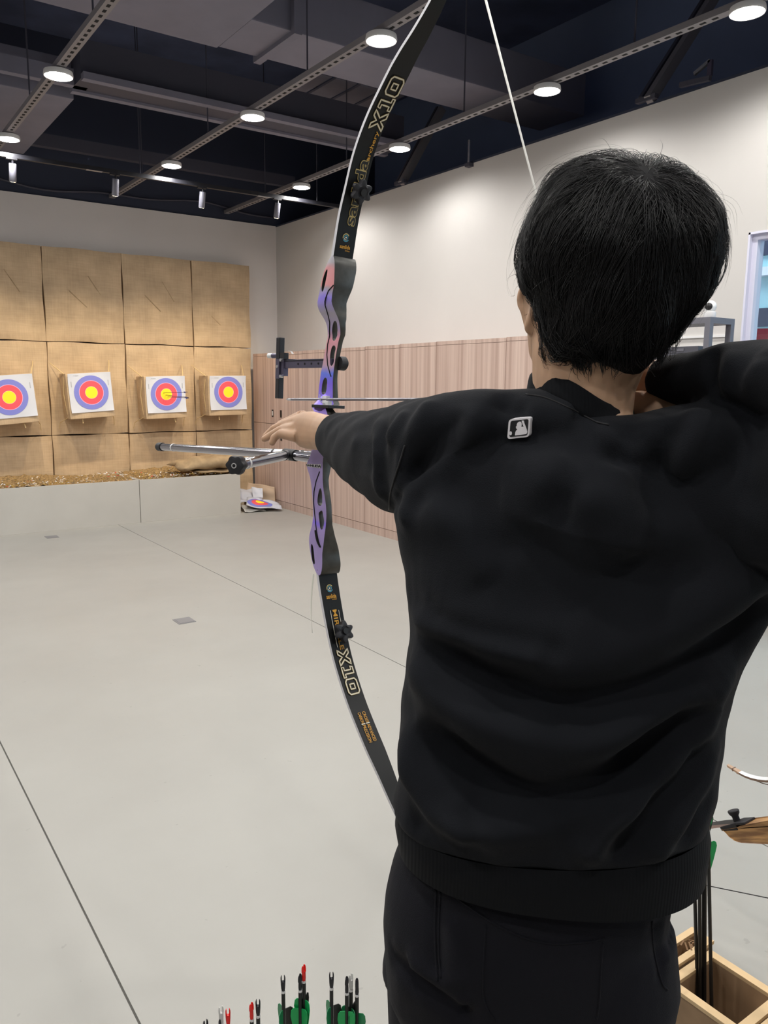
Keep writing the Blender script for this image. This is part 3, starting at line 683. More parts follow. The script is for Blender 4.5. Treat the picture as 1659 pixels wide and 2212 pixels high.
# ================================================================== THE RECURVE BOW HELD BY THE ARCHER
_ph = math.radians(-4)
BD = np.array([math.sin(_ph), math.cos(_ph), 0.0]); _W = np.array([math.cos(_ph), -math.sin(_ph), 0.0])
_c = math.radians(2.5)
BV = np.array([0, 0, 1.0])*math.cos(_c)+_W*math.sin(_c); BW = _W*math.cos(_c)-np.array([0, 0, 1.0])*math.sin(_c)
NOCK = np.array((0.8739, 0.7476, 1.4740)); TIP = np.array((0.8195, 1.5257, 1.4565))
B0 = np.array((0.8299, 1.3761, 1.4599))
bq = Matrix((BD, BV, BW)).transposed().to_quaternion()
bow = thing('recurve_bow', 'purple and gunmetal recurve bow with black printed limbs held by the archer', 'bow', tuple(B0), rot=bq)
def uvw(p): d = np.asarray(p, float)-B0; return np.array((d@BD, d@BV, d@BW))
def UV(px, w):
    v = CF+CR*(px[0]-CX)/FPX+CD*(px[1]-CY)/FPX
    q = CO+v*(((B0+BW*w-CO)@BW)/(v@BW)); d = q-B0; return np.array((d@BD, d@BV))
def wl(v): return float(np.interp(v, [-.4, -.03, -.012, -.008, .128, .16, .188, .3], [-.024, -.024, -.022, .002, .002, -.010, -.024, -.024]))
def wwid(v): return float(np.interp(v, [-.36, -.325, -.30, -.268, -.245, -.225, -.20, -.18, -.155, -.125, -.11, -.03, -.015, .0, .05, .09, .12, .15, .18, .21, .25, .28],
                                       [.048, .046, .041, .026, .0165, .0135, .014, .0145, .0145, .022, .024, .026, .018, .0135, .011, .0105, .011, .015, .033, .043, .052, .053]))
def UVs(l, o, sc):
    r = []
    for a, b in l:
        p = (o[0]+a/sc, o[1]+b/sc); q = UV(p, -.024); 
        for _ in range(3): q = UV(p, wl(q[1]))
        r.append(q)
    return r
oU, sU = (540, 500), 3.607; oL, sL = (650, 950), 7.136
upR = UVs([(650,175),(660,230),(658,320),(655,420),(642,470),(640,570),(660,620),(690,680),(705,760),(690,850),(670,960),(655,1060),(645,1150),(645,1240),(645,1330)], oU, sU)
upL = UVs([(640,178),(610,225),(588,280),(570,330),(553,400),(540,470),(525,550),(530,610),(570,670),(602,735),(605,800),(590,900),(570,1010),(550,1110),(535,1230),(528,1330)], oU, sU)
loR = UVs([(338,300),(335,380),(335,500),(335,620),(345,760),(365,860),(385,1000),(395,1170),(385,1320),(360,1500),(345,1640),(325,1760),(330,1850),(325,2000),(300,2100),(270,2112)], oL, sL)
loL = UVs([(160,180),(140,260),(85,360),(90,440),(118,505),(140,570),(165,750),(180,950),(190,1150),(180,1260),(165,1340),(130,1450),(120,1530),(130,1650),(150,1780),(190,1950),(240,2070)], oL, sL)
upH = [UVs(h, oU, sU) for h in ([(607,285),(600,330),(588,390),(572,460),(560,482),(556,450),(563,390),(580,330),(597,292)],
                               [(658,690),(676,700),(682,760),(672,830),(655,862),(640,845),(638,780),(645,720)],
                               [(650,882),(668,892),(664,960),(650,1030),(632,1055),(622,1035),(624,960),(636,900)],
                               [(590,1135),(602,1150),(598,1220),(590,1262),(570,1275),(556,1262),(562,1190),(576,1142)])]
loH = [UVs(h, oL, sL) for h in ([(300,725),(322,800),(330,1000),(290,1030),(255,1000),(255,900),(275,790)],
                               [(330,1080),(342,1180),(360,1250),(345,1350),(320,1402),(298,1380),(280,1200),(268,1125)],
                               [(158,1588),(180,1620),(195,1700),(203,1800),(217,1920),(200,1945),(172,1850),(155,1700)],
                               [(252,1985),(266,2000),(262,2022),(246,2030),(240,2008)])]
outline = upR + [np.array((-.034, -.03)), np.array((-.036, -.045)), np.array((-.030, -.075)), np.array((-.024, -.10))] + loR + loL[::-1][:-1] + [loL[0], np.array((.012, -.075)), np.array((.006, -.045)), np.array((.016, -.022))] + upL[::-1]
def densify(P, step=0.006, closed=True):
    out = []
    for i in range(len(P) if closed else len(P)-1):
        a, b = P[i], P[(i+1) % len(P)]; n = max(1, int(np.linalg.norm(b-a)/step))
        out += [a+(b-a)*k/n for k in range(n)]
    return out
def smooth_loop(P, it=2):
    P = [np.array(p) for p in P]
    for _ in range(it):
        P = [p*.5+(P[i-1]+P[(i+1) % len(P)])*.25 for i, p in enumerate(P)]
    return P
def inside(p, loop):
    x, y = p; c = False; n = len(loop); j = n-1
    for i in range(n):
        xi, yi = loop[i]; xj, yj = loop[j]
        if (yi > y) != (yj > y) and x < (xj-xi)*(y-yi)/(yj-yi)+xi: c = not c
        j = i
    return c
loops = [smooth_loop(densify(outline, 0.005), 2)]+[smooth_loop(densify(h, 0.003), 3) for h in upH+loH]
vc = []; ed = []
for l in loops:
    o = len(vc); vc += [Vector((float(p[0]), float(p[1]))) for p in l]; ed += [(o+i, o+(i+1) % len(l)) for i in range(len(l))]
res = delaunay_2d_cdt(vc, ed, [], 0, 1e-6)
V2 = [np.array(p) for p in res[0]]; T2 = []
for f in res[2]:
    cpt = sum(V2[i] for i in f)/3
    if inside(cpt, loops[0]) and not any(inside(cpt, h) for h in loops[1:]): T2.append(tuple(f))
g = G(); n0 = len(V2)
g.v = [(p[0], p[1], wl(p[1])) for p in V2]+[(p[0], p[1], wl(p[1])+wwid(p[1])) for p in V2]
cnt = {}
for f in T2:
    for a, b in zip(f, f[1:]+f[:1]): cnt[(a, b)] = 1
for f in T2: g.f.append(f); g.m.append(0); g.f.append(tuple(i+n0 for i in f[::-1])); g.m.append(1)
for (a, b) in cnt:
    if (b, a) not in cnt: g.f.append((b, a, a+n0, b+n0)); g.m.append(1)
def anod():
    m = mat('heat_anodised_purple', (0.3, 0.25, 0.5), 0.36, 0.3, spec=0.5)
    N, L = nt(m); b = N['Principled BSDF']; tc = N.new('ShaderNodeTexCoord'); sp = N.new('ShaderNodeSeparateXYZ'); L.new(tc.outputs['Object'], sp.inputs[0])
    nz = N.new('ShaderNodeTexNoise'); nz.inputs['Scale'].default_value = 25; L.new(tc.outputs['Object'], nz.inputs['Vector'])
    md = N.new('ShaderNodeMath'); md.operation = 'MULTIPLY_ADD'; md.inputs[1].default_value = 0.02; L.new(nz.outputs[0], md.inputs[0]); L.new(sp.outputs[1], md.inputs[2])
    mr = N.new('ShaderNodeMapRange'); mr.inputs[1].default_value = -0.35; mr.inputs[2].default_value = 0.29; L.new(md.outputs[0], mr.inputs[0])
    r = N.new('ShaderNodeValToRGB'); e = r.color_ramp.elements
    pts = [(-.35, (.36,.28,.56)), (-.255, (.34,.26,.55)), (-.245, (.24,.16,.80)), (-.235, (.34,.26,.55)), (-.10, (.33,.27,.50)), (-.01, (.30,.22,.72)), (.035, (.20,.13,.80)), (.055, (.13,.20,.80)),
           (.07, (.50,.33,.42)), (.10, (.62,.32,.38)), (.12, (.66,.30,.36)), (.14, (.36,.30,.52)), (.17, (.34,.31,.38)), (.195, (.28,.22,.76)), (.212, (.34,.30,.36)), (.218, (.66,.28,.30)), (.25, (.66,.30,.32)), (.262, (.40,.38,.42)), (.29, (.40,.39,.43))]
    while len(e) < len(pts): e.new(0.5)
    for k, (v, c) in enumerate(pts): e[k].position = (v+.36)/.66; e[k].color = (*[min(.92, q*1.22) for q in c], 1)
    mr.inputs[1].default_value = -0.36+0.01; mr.inputs[2].default_value = 0.30+0.01
    L.new(mr.outputs[0], r.inputs[0]); L.new(r.outputs[0], b.inputs['Base Color'])
    return m
M['anod'] = anod()
riser = g.build('riser', [M['anod'], M['gunmetal']], bow, smooth=35, bevel=.0011)
def uv3(p, off=0.0): return np.array((p[0], p[1], wl(p[1])-off))
for pl in (UVs([(652,418),(612,462),(590,520),(586,575),(606,640),(622,710),(620,780),(606,880),(600,960),(606,1040),(625,1110),(640,1150)], oU, sU), UVs([(290,490),(235,640),(203,800),(195,950),(210,1100),(230,1300),(245,1420),(275,1580),(325,1700)], oL, sL)):
    G().tube([uv3(p, 0.0002) for p in densify(pl, .006, False)], 0.0013, 6).build('groove', M['hole'], riser)
_gp = [uv3(p, 0.0003) for p in densify(UVs([(222, 1395), (242, 1470), (268, 1575), (298, 1655), (328, 1705)], oL, sL), .005, False)]
G().tube(_gp, [.0012+.0022*math.sin(math.pi*(k+.5)/len(_gp)) for k in range(len(_gp))], 8).build('groove', M['hole'], riser)
lp = [uv3(p, 0.0012) for p in UVs([(90,372),(318,380),(310,440),(94,410)], oL, sL)]
G().poly(lp).build('name_plate', M['silver'], riser, clean=False)
# text helper ---------------------------------------------------------------
DG = bpy.context.evaluated_depsgraph_get
def text_mesh(txt, offset=0.0, spacing=1.0):
    cu = bpy.data.curves.new('txt', 'FONT'); cu.body = txt; cu.size = 1.0; cu.offset = offset; cu.space_character = spacing; cu.resolution_u = 3
    ob = bpy.data.objects.new('txt', cu); COL.objects.link(ob); DG().update()
    me = bpy.data.meshes.new_from_object(ob.evaluated_get(DG()))
    v = np.array([x.co[:] for x in me.vertices])[:, :2]; f = [tuple(p.vertices) for p in me.polygons]
    bpy.data.objects.remove(ob); bpy.data.curves.remove(cu); bpy.data.meshes.remove(me)
    return v, f
def put_text(g, txt, fn, L_, H_, mi, offset=0.0, ref=None, spacing=1.0):
    """fn(a, b) maps text coordinates a in 0..L_, b in 0..H_ to a point"""
    v0, _ = text_mesh(ref or txt, 0.0, spacing); lo, hi = v0.min(0), v0.max(0)
    v, f = text_mesh(txt, offset, spacing)
    g.add([fn((p[0]-lo[0])/(hi[0]-lo[0])*L_, (p[1]-lo[1])/(hi[1]-lo[1])*H_) for p in v], f, mi)
a, b, c_, d_ = lp
g = G(); put_text(g, 'SANLIDA', lambda s, t: (a*(1-s)+b*s)*(t*.7+.15)+(d_*(1-s)+c_*s)*(1-(t*.7+.15))+np.array((0, 0, -.0006)), 1.0, 1.0, 0, 0.02)
g.build('lettering', M['print_black'], riser, clean=False)
# bolts, plunger, rest, shelf
for px_ in ((732, 643),):
    q = UV(px_, .005); G().tube([(q[0]+.004, q[1], .005), (q[0]-.007, q[1], .005)], 0.0055, 12).build('bolt', M['black_plastic'], riser)
q = UV((710, 1167), .0); G().tube([(q[0]+.004, q[1], .0), (q[0]-.006, q[1], .0)], 0.005, 12).build('bolt', M['black_plastic'], riser)
G().tube([(-.012, .075, .012), (-.012, .075, .026)], 0.014, 18).tube([(-.012, .075, .026), (-.012, .075, .030)], .010, 18).build('sight_knob', M['rubber'], bow, smooth=40)
G().box((-.036, -.014, -.026), (.022, -.008, .014)).build('arrow_shelf', M['black_plastic'], riser, bevel=.001)
G().box((-.002, -.006, -.008), (.012, .010, .002)).box((-.014, -.011, -.012), (.004, .0, -.002)).build('arrow_rest', M['handle_white'], bow, bevel=.001, clean=False)
G().tube([(.014, .012, -.012), (.006, -.002, -.016), (-.010, -.006, -.016)], 0.0009, 6).build('clicker', M['silver'], bow)
G().loft([[(-.006+a_*math.cos(t)-.024, z, -.002+b_*math.sin(t)) for t in np.linspace(0, 2*math.pi, 14, endpoint=False)] for z, a_, b_ in ((-.022, .012, .012), (-.035, .017, .015), (-.06, .018, .016), (-.09, .015, .014), (-.102, .012, .012))]).build('grip', M['black_plastic'], bow, smooth=60)
# limbs ----------------------------------------------------------------------
up_c = [np.array((-.020, .235))]+[UV(p, 0) for p in ((740,548),(752,472),(766,410),(784,335),(811,260),(845,188),(880,120),(912,65),(946,0))]+[np.array((-.300, .690)), np.array((-.318, .722)), np.array((-.326, .752))]
lo_c = [np.array((-.006, -.315))]+[UV(p, 0) for p in ((707,1250),(721,1335),(739,1420),(765,1505),(794,1580),(830,1665),(850,1715))]+[np.array((-.285, -.762)), np.array((-.312, -.800)), np.array((-.326, -.834)), np.array((-.330, -.862))]
def crom(P, n=8):
    P = [2*P[0]-P[1]]+list(P)+[2*P[-1]-P[-2]]; out = []
    for i in range(1, len(P)-2):
        for k in range(n):
            t = k/n; a, b, c, d = P[i-1:i+3]
            out.append(.5*((2*b)+(c-a)*t+(2*a-5*b+4*c-d)*t*t+(3*b-a-3*c+d)*t**3))
    out.append(P[-2]); return np.array(out)
class Limb:
    def __init__(s, P, sgn):
        s.C = crom(P); s.sgn = sgn
        s.C = np.array([s.C[max(0, i-1)]*.25+s.C[i]*.5+s.C[min(len(s.C)-1, i+1)]*.25 for i in range(len(s.C))])
        d = np.linalg.norm(np.diff(s.C, axis=0), axis=1); s.S = np.concatenate(([0], np.cumsum(d))); s.L = s.S[-1]
        T = np.gradient(s.C, axis=0); s.T = T/np.linalg.norm(T, axis=1)[:, None]
        s.N = np.stack((-s.T[:, 1]*sgn, s.T[:, 0]*sgn), 1)       # points to the archer side (-u)
        q = B0+s.C[:, :1]*BD+s.C[:, 1:]*BV-CO; s.py = CY+FPX*(q@CD)/(q@CF)
    def s_at(s, y): o = np.argsort(s.py); return float(np.interp(y, s.py[o], s.S[o]))
    def at(s, l, w, off=0.0):
        c = np.array([np.interp(l, s.S, s.C[:, k]) for k in (0, 1)]); n = np.array([np.interp(l, s.S, s.N[:, k]) for k in (0, 1)]); c = c+n*off
        return np.array((c[0], c[1], w))
    def width(s, l): return float(np.interp(l/s.L, [0, .1, .62, .9, 1], [.0455, .0455, .0415, .022, .015]))
    def build(s):
        g = G(); r = []
        for l in s.S:
            w = s.width(l)/2; th = np.interp(l/s.L, [0, .3, 1], [.0042, .0032, .0026])
            r.append([s.at(l, -w, th), s.at(l, -w, -th), s.at(l, w, -th), s.at(l, w, th)])
        n = len(r); g.v = [tuple(p) for q in r for p in q]
        for i in range(n-1):
            for j in range(4): g.f.append((i*4+j, i*4+(j+1) % 4, (i+1)*4+(j+1) % 4, (i+1)*4+j)); g.m.append(1 if j in (0, 2) else 0)
        g.f.append((0, 1, 2, 3)); g.m.append(0); g.f.append((n*4-4, n*4-3, n*4-2, n*4-1)); g.m.append(0)
        return g.build('limb', [M['limb_black'], M['limb_edge']], bow, smooth=40)
    th0 = 0.0045
UL, LL = Limb(up_c, 1), Limb(lo_c, -1)
uo, lo_ = UL.build(), LL.build()
uo['label'] = 'upper limb with gold outlined lettering'; lo_['label'] = 'lower limb with white outlined lettering'
def limb_text(limb, parent, txt, y0, y1, wa, wb, up, mats, outl=0.0, name='lettering', spacing=1.0):
    s0, s1 = limb.s_at(y0), limb.s_at(y1); g = G()
    def fn(off): return lambda a, b: limb.at(s0+(s1-s0)*a, wa+(wb-wa)*b, limb.th0+off)
    if outl:
        put_text(g, txt, fn(0.0002), 1, 1, 0, outl, spacing=spacing); put_text(g, txt, fn(0.0008), 1, 1, 1, outl*.28, spacing=spacing)
    else: put_text(g, txt, fn(0.0003), 1, 1, 0, 0.012, spacing=spacing)
    return g.build(name, mats, parent, clean=False)
limb_text(UL, uo, 'sanlida', 484, 343, .013, -.009, 1, [M['gold_line'], M['print_black']], .05)
limb_text(UL, uo, 'archery', 343, 279, .016, .006, 1, M['orange_print'])
GLY = {'X': [[(0, 0), (.26, 0), (.46, .34), (.66, 0), (.95, 0), (.62, .5), (.95, 1), (.66, 1), (.46, .68), (.26, 1), (0, 1), (.32, .5)]],
       '1': [[(0, 0), (.62, 0), (.62, .2), (.42, .2), (.42, 1), (.05, 1), (.0, .8), (.2, .8), (.2, .2), (0, .2)]],
       '0': [[(.14, 0), (.76, 0), (.9, .14), (.9, .86), (.76, 1), (.14, 1), (0, .86), (0, .14)], [(.3, .3), (.6, .3), (.6, .7), (.3, .7)]]}
def limb_glyphs(limb, par, y0, y1, wa, wb, sw=.0017):
    s0, s1 = limb.s_at(y0), limb.s_at(y1); tot = 2.72; g = G(); x = 0.0
    def P(p): return np.array((s0+(s1-s0)*p[0]/tot, wa+(wb-wa)*p[1]))
    for ch in 'X10':
        for lp in GLY[ch]:
            Q = densify([P((x+a, b)) for a, b in lp], .004); n = len(Q); c = sum(Q)/n
            for mi, (w0, w1, of) in enumerate(((-sw, sw, .0004), (-sw*.55, sw*.55, .0007))):
                o = len(g.v)
                for i in range(n):
                    t = Q[(i+1) % n]-Q[i-1]; t /= np.linalg.norm(t); nn_ = np.array((-t[1], t[0]))
                    for ww in (w0, w1): q = Q[i]+nn_*ww; g.v.append(tuple(limb.at(q[0], q[1], limb.th0+of)))
                for i in range(n): j = (i+1) % n; g.f.append((o+2*i, o+2*i+1, o+2*j+1, o+2*j)); g.m.append(mi)
        x += {'X': 1.06, '1': .74, '0': .9}[ch]
    return g.build('lettering', [M['gold_line'], M['white_print']], par, clean=False)
limb_glyphs(UL, uo, 277, 164, .017, -.011)
limb_text(LL, lo_, 'MIRACLE', 1318, 1404, -.003, .007, 1, M['orange_print'])
limb_glyphs(LL, lo_, 1404, 1501, -.012, .014)
for t, a, b, y0, y1 in (('CROSS', .0015, .0085, 1540, 1563), ('ADVANCED', .0015, .0085, 1567, 1604), ('CARBON', -.0095, -.0025, 1540, 1563), ('PRECISION', -.0095, -.0025, 1567, 1604)):
    limb_text(LL, lo_, t, y0, y1, a, b, 1, M['orange_print'])
def limb_rect(g, limb, y0, y1, wa, wb, mi=0):
    s0, s1 = limb.s_at(y0), limb.s_at(y1); n = 6
    for k in range(n):
        a, b = s0+(s1-s0)*k/n, s0+(s1-s0)*(k+1)/n
        g.add([limb.at(a, wa, limb.th0+.0005), limb.at(a, wb, limb.th0+.0005), limb.at(b, wb, limb.th0+.0005), limb.at(b, wa, limb.th0+.0005)], [(0, 1, 2, 3)], mi)
g = G(); limb_rect(g, LL, 1318, 1398, -.009, -.0078); limb_rect(g, LL, 1320, 1350, .0115, .0125); limb_rect(g, LL, 1385, 1392, .0115, .0125)
limb_rect(g, LL, 1563.7, 1565.5, .0005, .0095); limb_rect(g, LL, 1563.7, 1565.5, -.0105, -.0015); g.build('printed_line', M['white_print'], lo_, clean=False)
# small round swirl emblem and the maker's name under it, on both limbs
for limb, par, yc, yt0, yt1, ya0, ya1, fl in ((UL, uo, 513, 537, 529, 543, 539, 1), (LL, lo_, 1271, 1293, 1284, 1297.5, 1294, 1)):
    sc = limb.s_at(yc); g = G(); sg = 1 if limb is UL else -1
    for r0, r1, a0, a1, mi in ((.0060, .0078, 30, 200, 0), (.0060, .0078, 215, 330, 1), (.0036, .0050, -40, 190, 1), (.0036, .0050, 200, 300, 2), (0, .0018, 0, 360, 2)):
        K = 14
        for k in range(K):
            q = []
            for rr_, an in ((r0, k), (r1, k), (r1, k+1), (r0, k+1)):
                th = math.radians(a0+(a1-a0)*an/K); q.append(limb.at(sc+sg*rr_*math.sin(th), -.001+rr_*math.cos(th), limb.th0+.0005))
            g.add(q, [(0, 1, 2, 3)], mi)
    g.build('emblem', [M['gold_line'], M['cyan_print'], M['white_print']], par, clean=False)
    g = G(); s0, s1 = limb.s_at(yt0), limb.s_at(yt1); put_text(g, 'sanlida', lambda a, b: limb.at(s0+(s1-s0)*b, -.012+.024*a, limb.th0+.0004), 1, 1, 0, .02)
    s0b, s1b = limb.s_at(ya0), limb.s_at(ya1); put_text(g, 'archery', lambda a, b: limb.at(s0b+(s1b-s0b)*b, .001+.011*a, limb.th0+.0004), 1, 1, 0, .02)
    g.build('lettering', M['orange_print'], par, clean=False)
# vibration dampers
for limb, y, w, rot in ((UL, 410, .004, .3), (LL, 1368, .006, .9)):
    l = limb.s_at(y); c = limb.at(l, w, limb.th0); n_ = limb.at(l, w, limb.th0+.01)-c; n_ /= np.linalg.norm(n_); tdir = limb.at(l+.01, w, limb.th0)-c; tdir /= np.linalg.norm(tdir); wd = np.array((0, 0, 1.0))
    def star(R, k, h): return [c+n_*h+(tdir*math.cos(t)+wd*math.sin(t))*R*(1+k*math.cos(6*t+rot)) for t in np.linspace(0, 2*math.pi, 48, endpoint=False)]
    d = G().loft([star(.012, 0, -.001), star(.012, .0, .004), star(.0175, .16, .006), star(.0195, .2, .011), star(.0185, .2, .017), star(.012, .1, .019), star(.009, 0, .017)]).build('vibration_damper', M['rubber'], bow, smooth=50)
    G().tube([c+n_*.016, c+n_*.0215], .0065, 14).build('cap', M['black_plastic'], d, smooth=40)
# string from tip to nock to tip
tu, tlw = UL.at(UL.L*.985, 0, .006), LL.at(LL.L*.985, 0, .006); nk = uvw(NOCK)
G().tube([tu, tu*.985+nk*.015], [.0018, .0022], 8).tube([tu*.985+nk*.015, tu*.55+nk*.45, nk], [.0023, .0017, .0014], 8).tube([nk, tlw*.5+nk*.5, tlw], [.0014, .0017, .002], 8).build('bowstring', M['string'], bow, smooth=180)
G().tube([nk*.92+tu*.08, nk, nk*.92+tlw*.08], .0021, 8).build('serving', M['rubber'], bow)
# stabilisers
VB = np.array((.135, -.118, 0.0))
def rod(name, a, b, r, cap=True, par=bow):
    a = np.array(a, float); b = np.array(b, float); d = (b-a)/np.linalg.norm(b-a)
    o = G().tube([a, b], r, 20).build(name, M['chrome'], par, smooth=40)
    for t in (.06, .88): G().tube([a+(b-a)*t, a+(b-a)*t+d*.006], r*1.06, 20).build('band', M['white_band'] if t > .5 else M['rubber'], o, smooth=40)
    return o, d, b
G().tube([(.015, -.118, 0), VB-np.array((.02, 0, 0))], .0105, 20).build('extender', M['chrome'], bow, smooth=40)
G().tube([VB-np.array((.022, 0, 0)), VB+np.array((.022, 0, 0))], .0125, 16).build('side_rod_block', M['rubber'], bow, smooth=40)
o, d, e = rod('long_stabiliser', VB+np.array((.02, 0, 0)), uvw(at(352, 965.5, 2.30)), .0105)
G().tube([e, e+d*.03], .0125, 20).build('end_cap', M['rubber'], o, smooth=40)
e2 = uvw(at(520, 1003, 1.47)); vbr = VB+np.array((0, 0, -.010))
o, d, e = rod('side_stabiliser', vbr, e2, .0105)
ax1 = np.cross(d, (0, 1, 0)); ax1 /= np.linalg.norm(ax1); ax2 = np.cross(d, ax1)
def knob(R, k, h): return [e+d*h+(ax1*math.cos(t)+ax2*math.sin(t))*R*(1+k*math.cos(6*t)) for t in np.linspace(0, 2*math.pi, 48, endpoint=False)]
G().loft([knob(.0115, 0, -.002), knob(.0125, 0, .004)], True).build('collar', M['white_band'], o, smooth=40)
kb = G().loft([knob(.013, 0, .004), knob(.0165, .07, .008), knob(.0175, .09, .02), knob(.0165, .09, .027), knob(.010, .03, .029)]).build('weight_knob', M['rubber'], o, smooth=45)
G().tube([e+d*.0285, e+d*.0305], .0050, 16).build('screw', M['silver'], o); G().tube([e+d*.0295, e+d*.0309], .0032, 12).build('socket', M['hole'], o)
mir = vbr*np.array((1, 1, -1)); e3 = e2*np.array((1, 1, -1))
o, d, e = rod('side_stabiliser', mir, mir+(e3-mir)*.9, .0105)
G().tube([e, e+d*.025], .016, 20).build('weight_knob', M['rubber'], o, smooth=40)
# sight
us = float(UV((604, 795), .004)[0])
sg = G().box((.0, .066, .003), (us-.012, .084, .010)).build('sight_bar', M['violet_metal'], bow, bevel=.001)
G().box((.004, .0805, .0022), (us-.02, .0825, .0105)).build('slot', M['hole'], sg)
for u in (.045, .07, .095, .12): G().tube([(u, .0745, .0022), (u, .0745, .0108)], .0022, 10).build('hole', M['hole'], sg)
us = float(UV((604, 795), .004)[0])
def vpx(y): return float(UV((603, y), .0)[1])
vt, vb = vpx(729), vpx(861)
st = G().box((us-.007, vb, -.002), (us+.007, vt, .011)).build('sight_post', M['track_black'], bow, bevel=.0015)
G().box((us-.010, vpx(818), -.004), (us+.004, vpx(776), -.002)).box((us-.022, vpx(812), .0), (us-.006, vpx(774), .012)).build('sight_clamp', M['violet_metal'], st, clean=False)
for y in (778, 813): G().tube([(us-.016, vpx(y), -.005), (us-.016, vpx(y), .002)], .0035, 12).build('screw', M['silver'], st)
G().tube([(us-.004, vpx(792), -.0055), (us-.004, vpx(792), -.003)], .0035, 12).build('screw', M['silver'], st)
pv = vpx(768)
G().box((us-.024, pv-.008, -.001), (us-.004, pv+.006, .011)).build('sight_carriage', M['track_black'], st)
G().tube([(us+.006, pv, .004), (us+.024, pv, .0)], .0055, 12).build('carriage_knob', M['violet_metal'], st)
G().tube([(us+.024, pv, .0), (us+.036, pv, -.003)], .0055, 12).build('clear_knob', M['handle_white'], st)
G().tube([(us-.022, pv-.008, .004), (us-.055, pv-.009, .012)], .0010, 6).build('pin_wire', M['rubber'], st)
G().loft([[(us-.026+a_, pv+.004+b_, .004), (us-.026+a_, pv+.004+b_, .009)] for a_, b_ in ((0, 0), (-.022, -.001), (-.016, .004), (-.004, .006))], False).build('sight_pin', M['handle_white'], st, clean=False)
# milky strip hanging from the lower riser tip
v0 = UV((676, 1240), -.02); n = 14; g = G()
for k in range(n+1):
    y = 1240+127*k/n; x = 677-4*math.sin(k/n*3.0)-2*k/n; q = UV((x, y), -.02); hw = .0035*(1-(k/n)**3*.8)
    g.v += [(q[0]-hw, q[1], -.021), (q[0]+hw, q[1], -.019)]
    if k: g.f.append((2*k-2, 2*k-1, 2*k+1, 2*k)); g.m.append(0)
stp = g.build('plastic_strip', M['clear_strip'], bow, clean=False); sm = stp.modifiers.new('t', 'SOLIDIFY'); sm.thickness = .0004

# the arrow on the string
d = (TIP-NOCK)/np.linalg.norm(TIP-NOCK); L_ = np.linalg.norm(TIP-NOCK)
def arrow_frame(d, ref=(0.818, -0.575, 0.0)):
    z = np.array(d, float); x = np.array(ref, float); x -= z*(x@z); x /= np.linalg.norm(x); y = np.cross(z, x)
    return Matrix((x, y, z)).transposed().to_quaternion()
off = -BW*.006+BV*.003
ar = thing('arrow', 'grey arrow drawn on the bowstring beside the riser', 'arrow', tuple(NOCK+off), rot=arrow_frame(d))
G().tube([(0, 0, .02), (0, 0, L_-.022)], .0028, 12).build('shaft', M['arrow_alu'], ar, smooth=40)
G().tube([(0, 0, L_-.022), (0, 0, L_-.008), (0, 0, L_)], [.0028, .0026, .0006], 12).build('point', M['silver'], ar, smooth=40)
G().tube([(0, 0, -.004), (0, 0, .022)], .0029, 10).build('nock', M['nock_black'], ar)
for k in range(3):
    a_ = k*2.094+.5; u = np.array((math.cos(a_), math.sin(a_), 0))
    G().add([u*.0028+np.array((0, 0, .035)), u*.0028+np.array((0, 0, .08)), u*.009+np.array((0, 0, .055)), u*.010+np.array((0, 0, .038))], [(0, 1, 2, 3)]).build('vane', M['vane_green'], ar)
# ================================================================== THE ARCHER
PB = ath(1138, 1960, 1.03); PB = np.array((PB[0], PB[1], 0.0))
person = thing('person', 'person seen from behind in black sweatshirt and trousers drawing a recurve bow', 'person', tuple(PB))
def remesh(g, voxel, smooth_it=4, fac=0.5):
    me = bpy.data.meshes.new('tmp'); me.from_pydata(g.v, [], g.f); ob = bpy.data.objects.new('tmp', me); COL.objects.link(ob)
    bm = bmesh.new(); bm.from_mesh(me); bmesh.ops.recalc_face_normals(bm, faces=bm.faces); bm.to_mesh(me); bm.free()
    m = ob.modifiers.new('r', 'REMESH'); m.mode = 'VOXEL'; m.voxel_size = voxel
    if smooth_it: s = ob.modifiers.new('s', 'SMOOTH'); s.iterations = smooth_it; s.factor = fac
    DG().update(); out = bpy.data.meshes.new_from_object(ob.evaluated_get(DG()))
    n = len(out.vertices); v = np.empty(n*3); out.vertices.foreach_get('co', v); v = v.reshape(-1, 3)
    f = [tuple(p.vertices) for p in out.polygons]
    bpy.data.objects.remove(ob); bpy.data.meshes.remove(me); bpy.data.meshes.remove(out)
    return v, f
def vnormals(v, f):
    me = bpy.data.meshes.new('n'); me.from_pydata([tuple(p) for p in v], [], f); me.update()
    n = np.empty(len(v)*3); me.vertices.foreach_get('normal', n); bpy.data.meshes.remove(me); return n.reshape(-1, 3)
def from_vf(name, v, f, m, parent, off=None, smooth=180):
    g = G(); o = PB if off is None else off
    g.v = [tuple(p-o) for p in v]; g.f = f; g.m = [0]*len(f)
    return g.build(name, m, parent, smooth=smooth, clean=False)
def bvh_of(v, f): return BVHTree.FromPolygons([Vector(p) for p in v], f)
def cast(b, x, y):
    d = ray(x, y); h = b.ray_cast(Vector(CO), Vector(d)); return None if h[0] is None else (np.array(h[0]), np.array(h[1]))
def catm(P, n=6):
    P = [np.array(p, float) for p in P]
    if len(P) < 3: return [P[0]+(P[1]-P[0])*k/n for k in range(n+1)]
    Q = [2*P[0]-P[1]]+P+[2*P[-1]-P[-2]]; out = []
    for i in range(1, len(Q)-2):
        for k in range(n):
            t = k/n; a, b, c, d = Q[i-1:i+3]; out.append(.5*((2*b)+(c-a)*t+(2*a-5*b+4*c-d)*t*t+(3*b-a-3*c+d)*t**3))
    return out+[P[-1]]
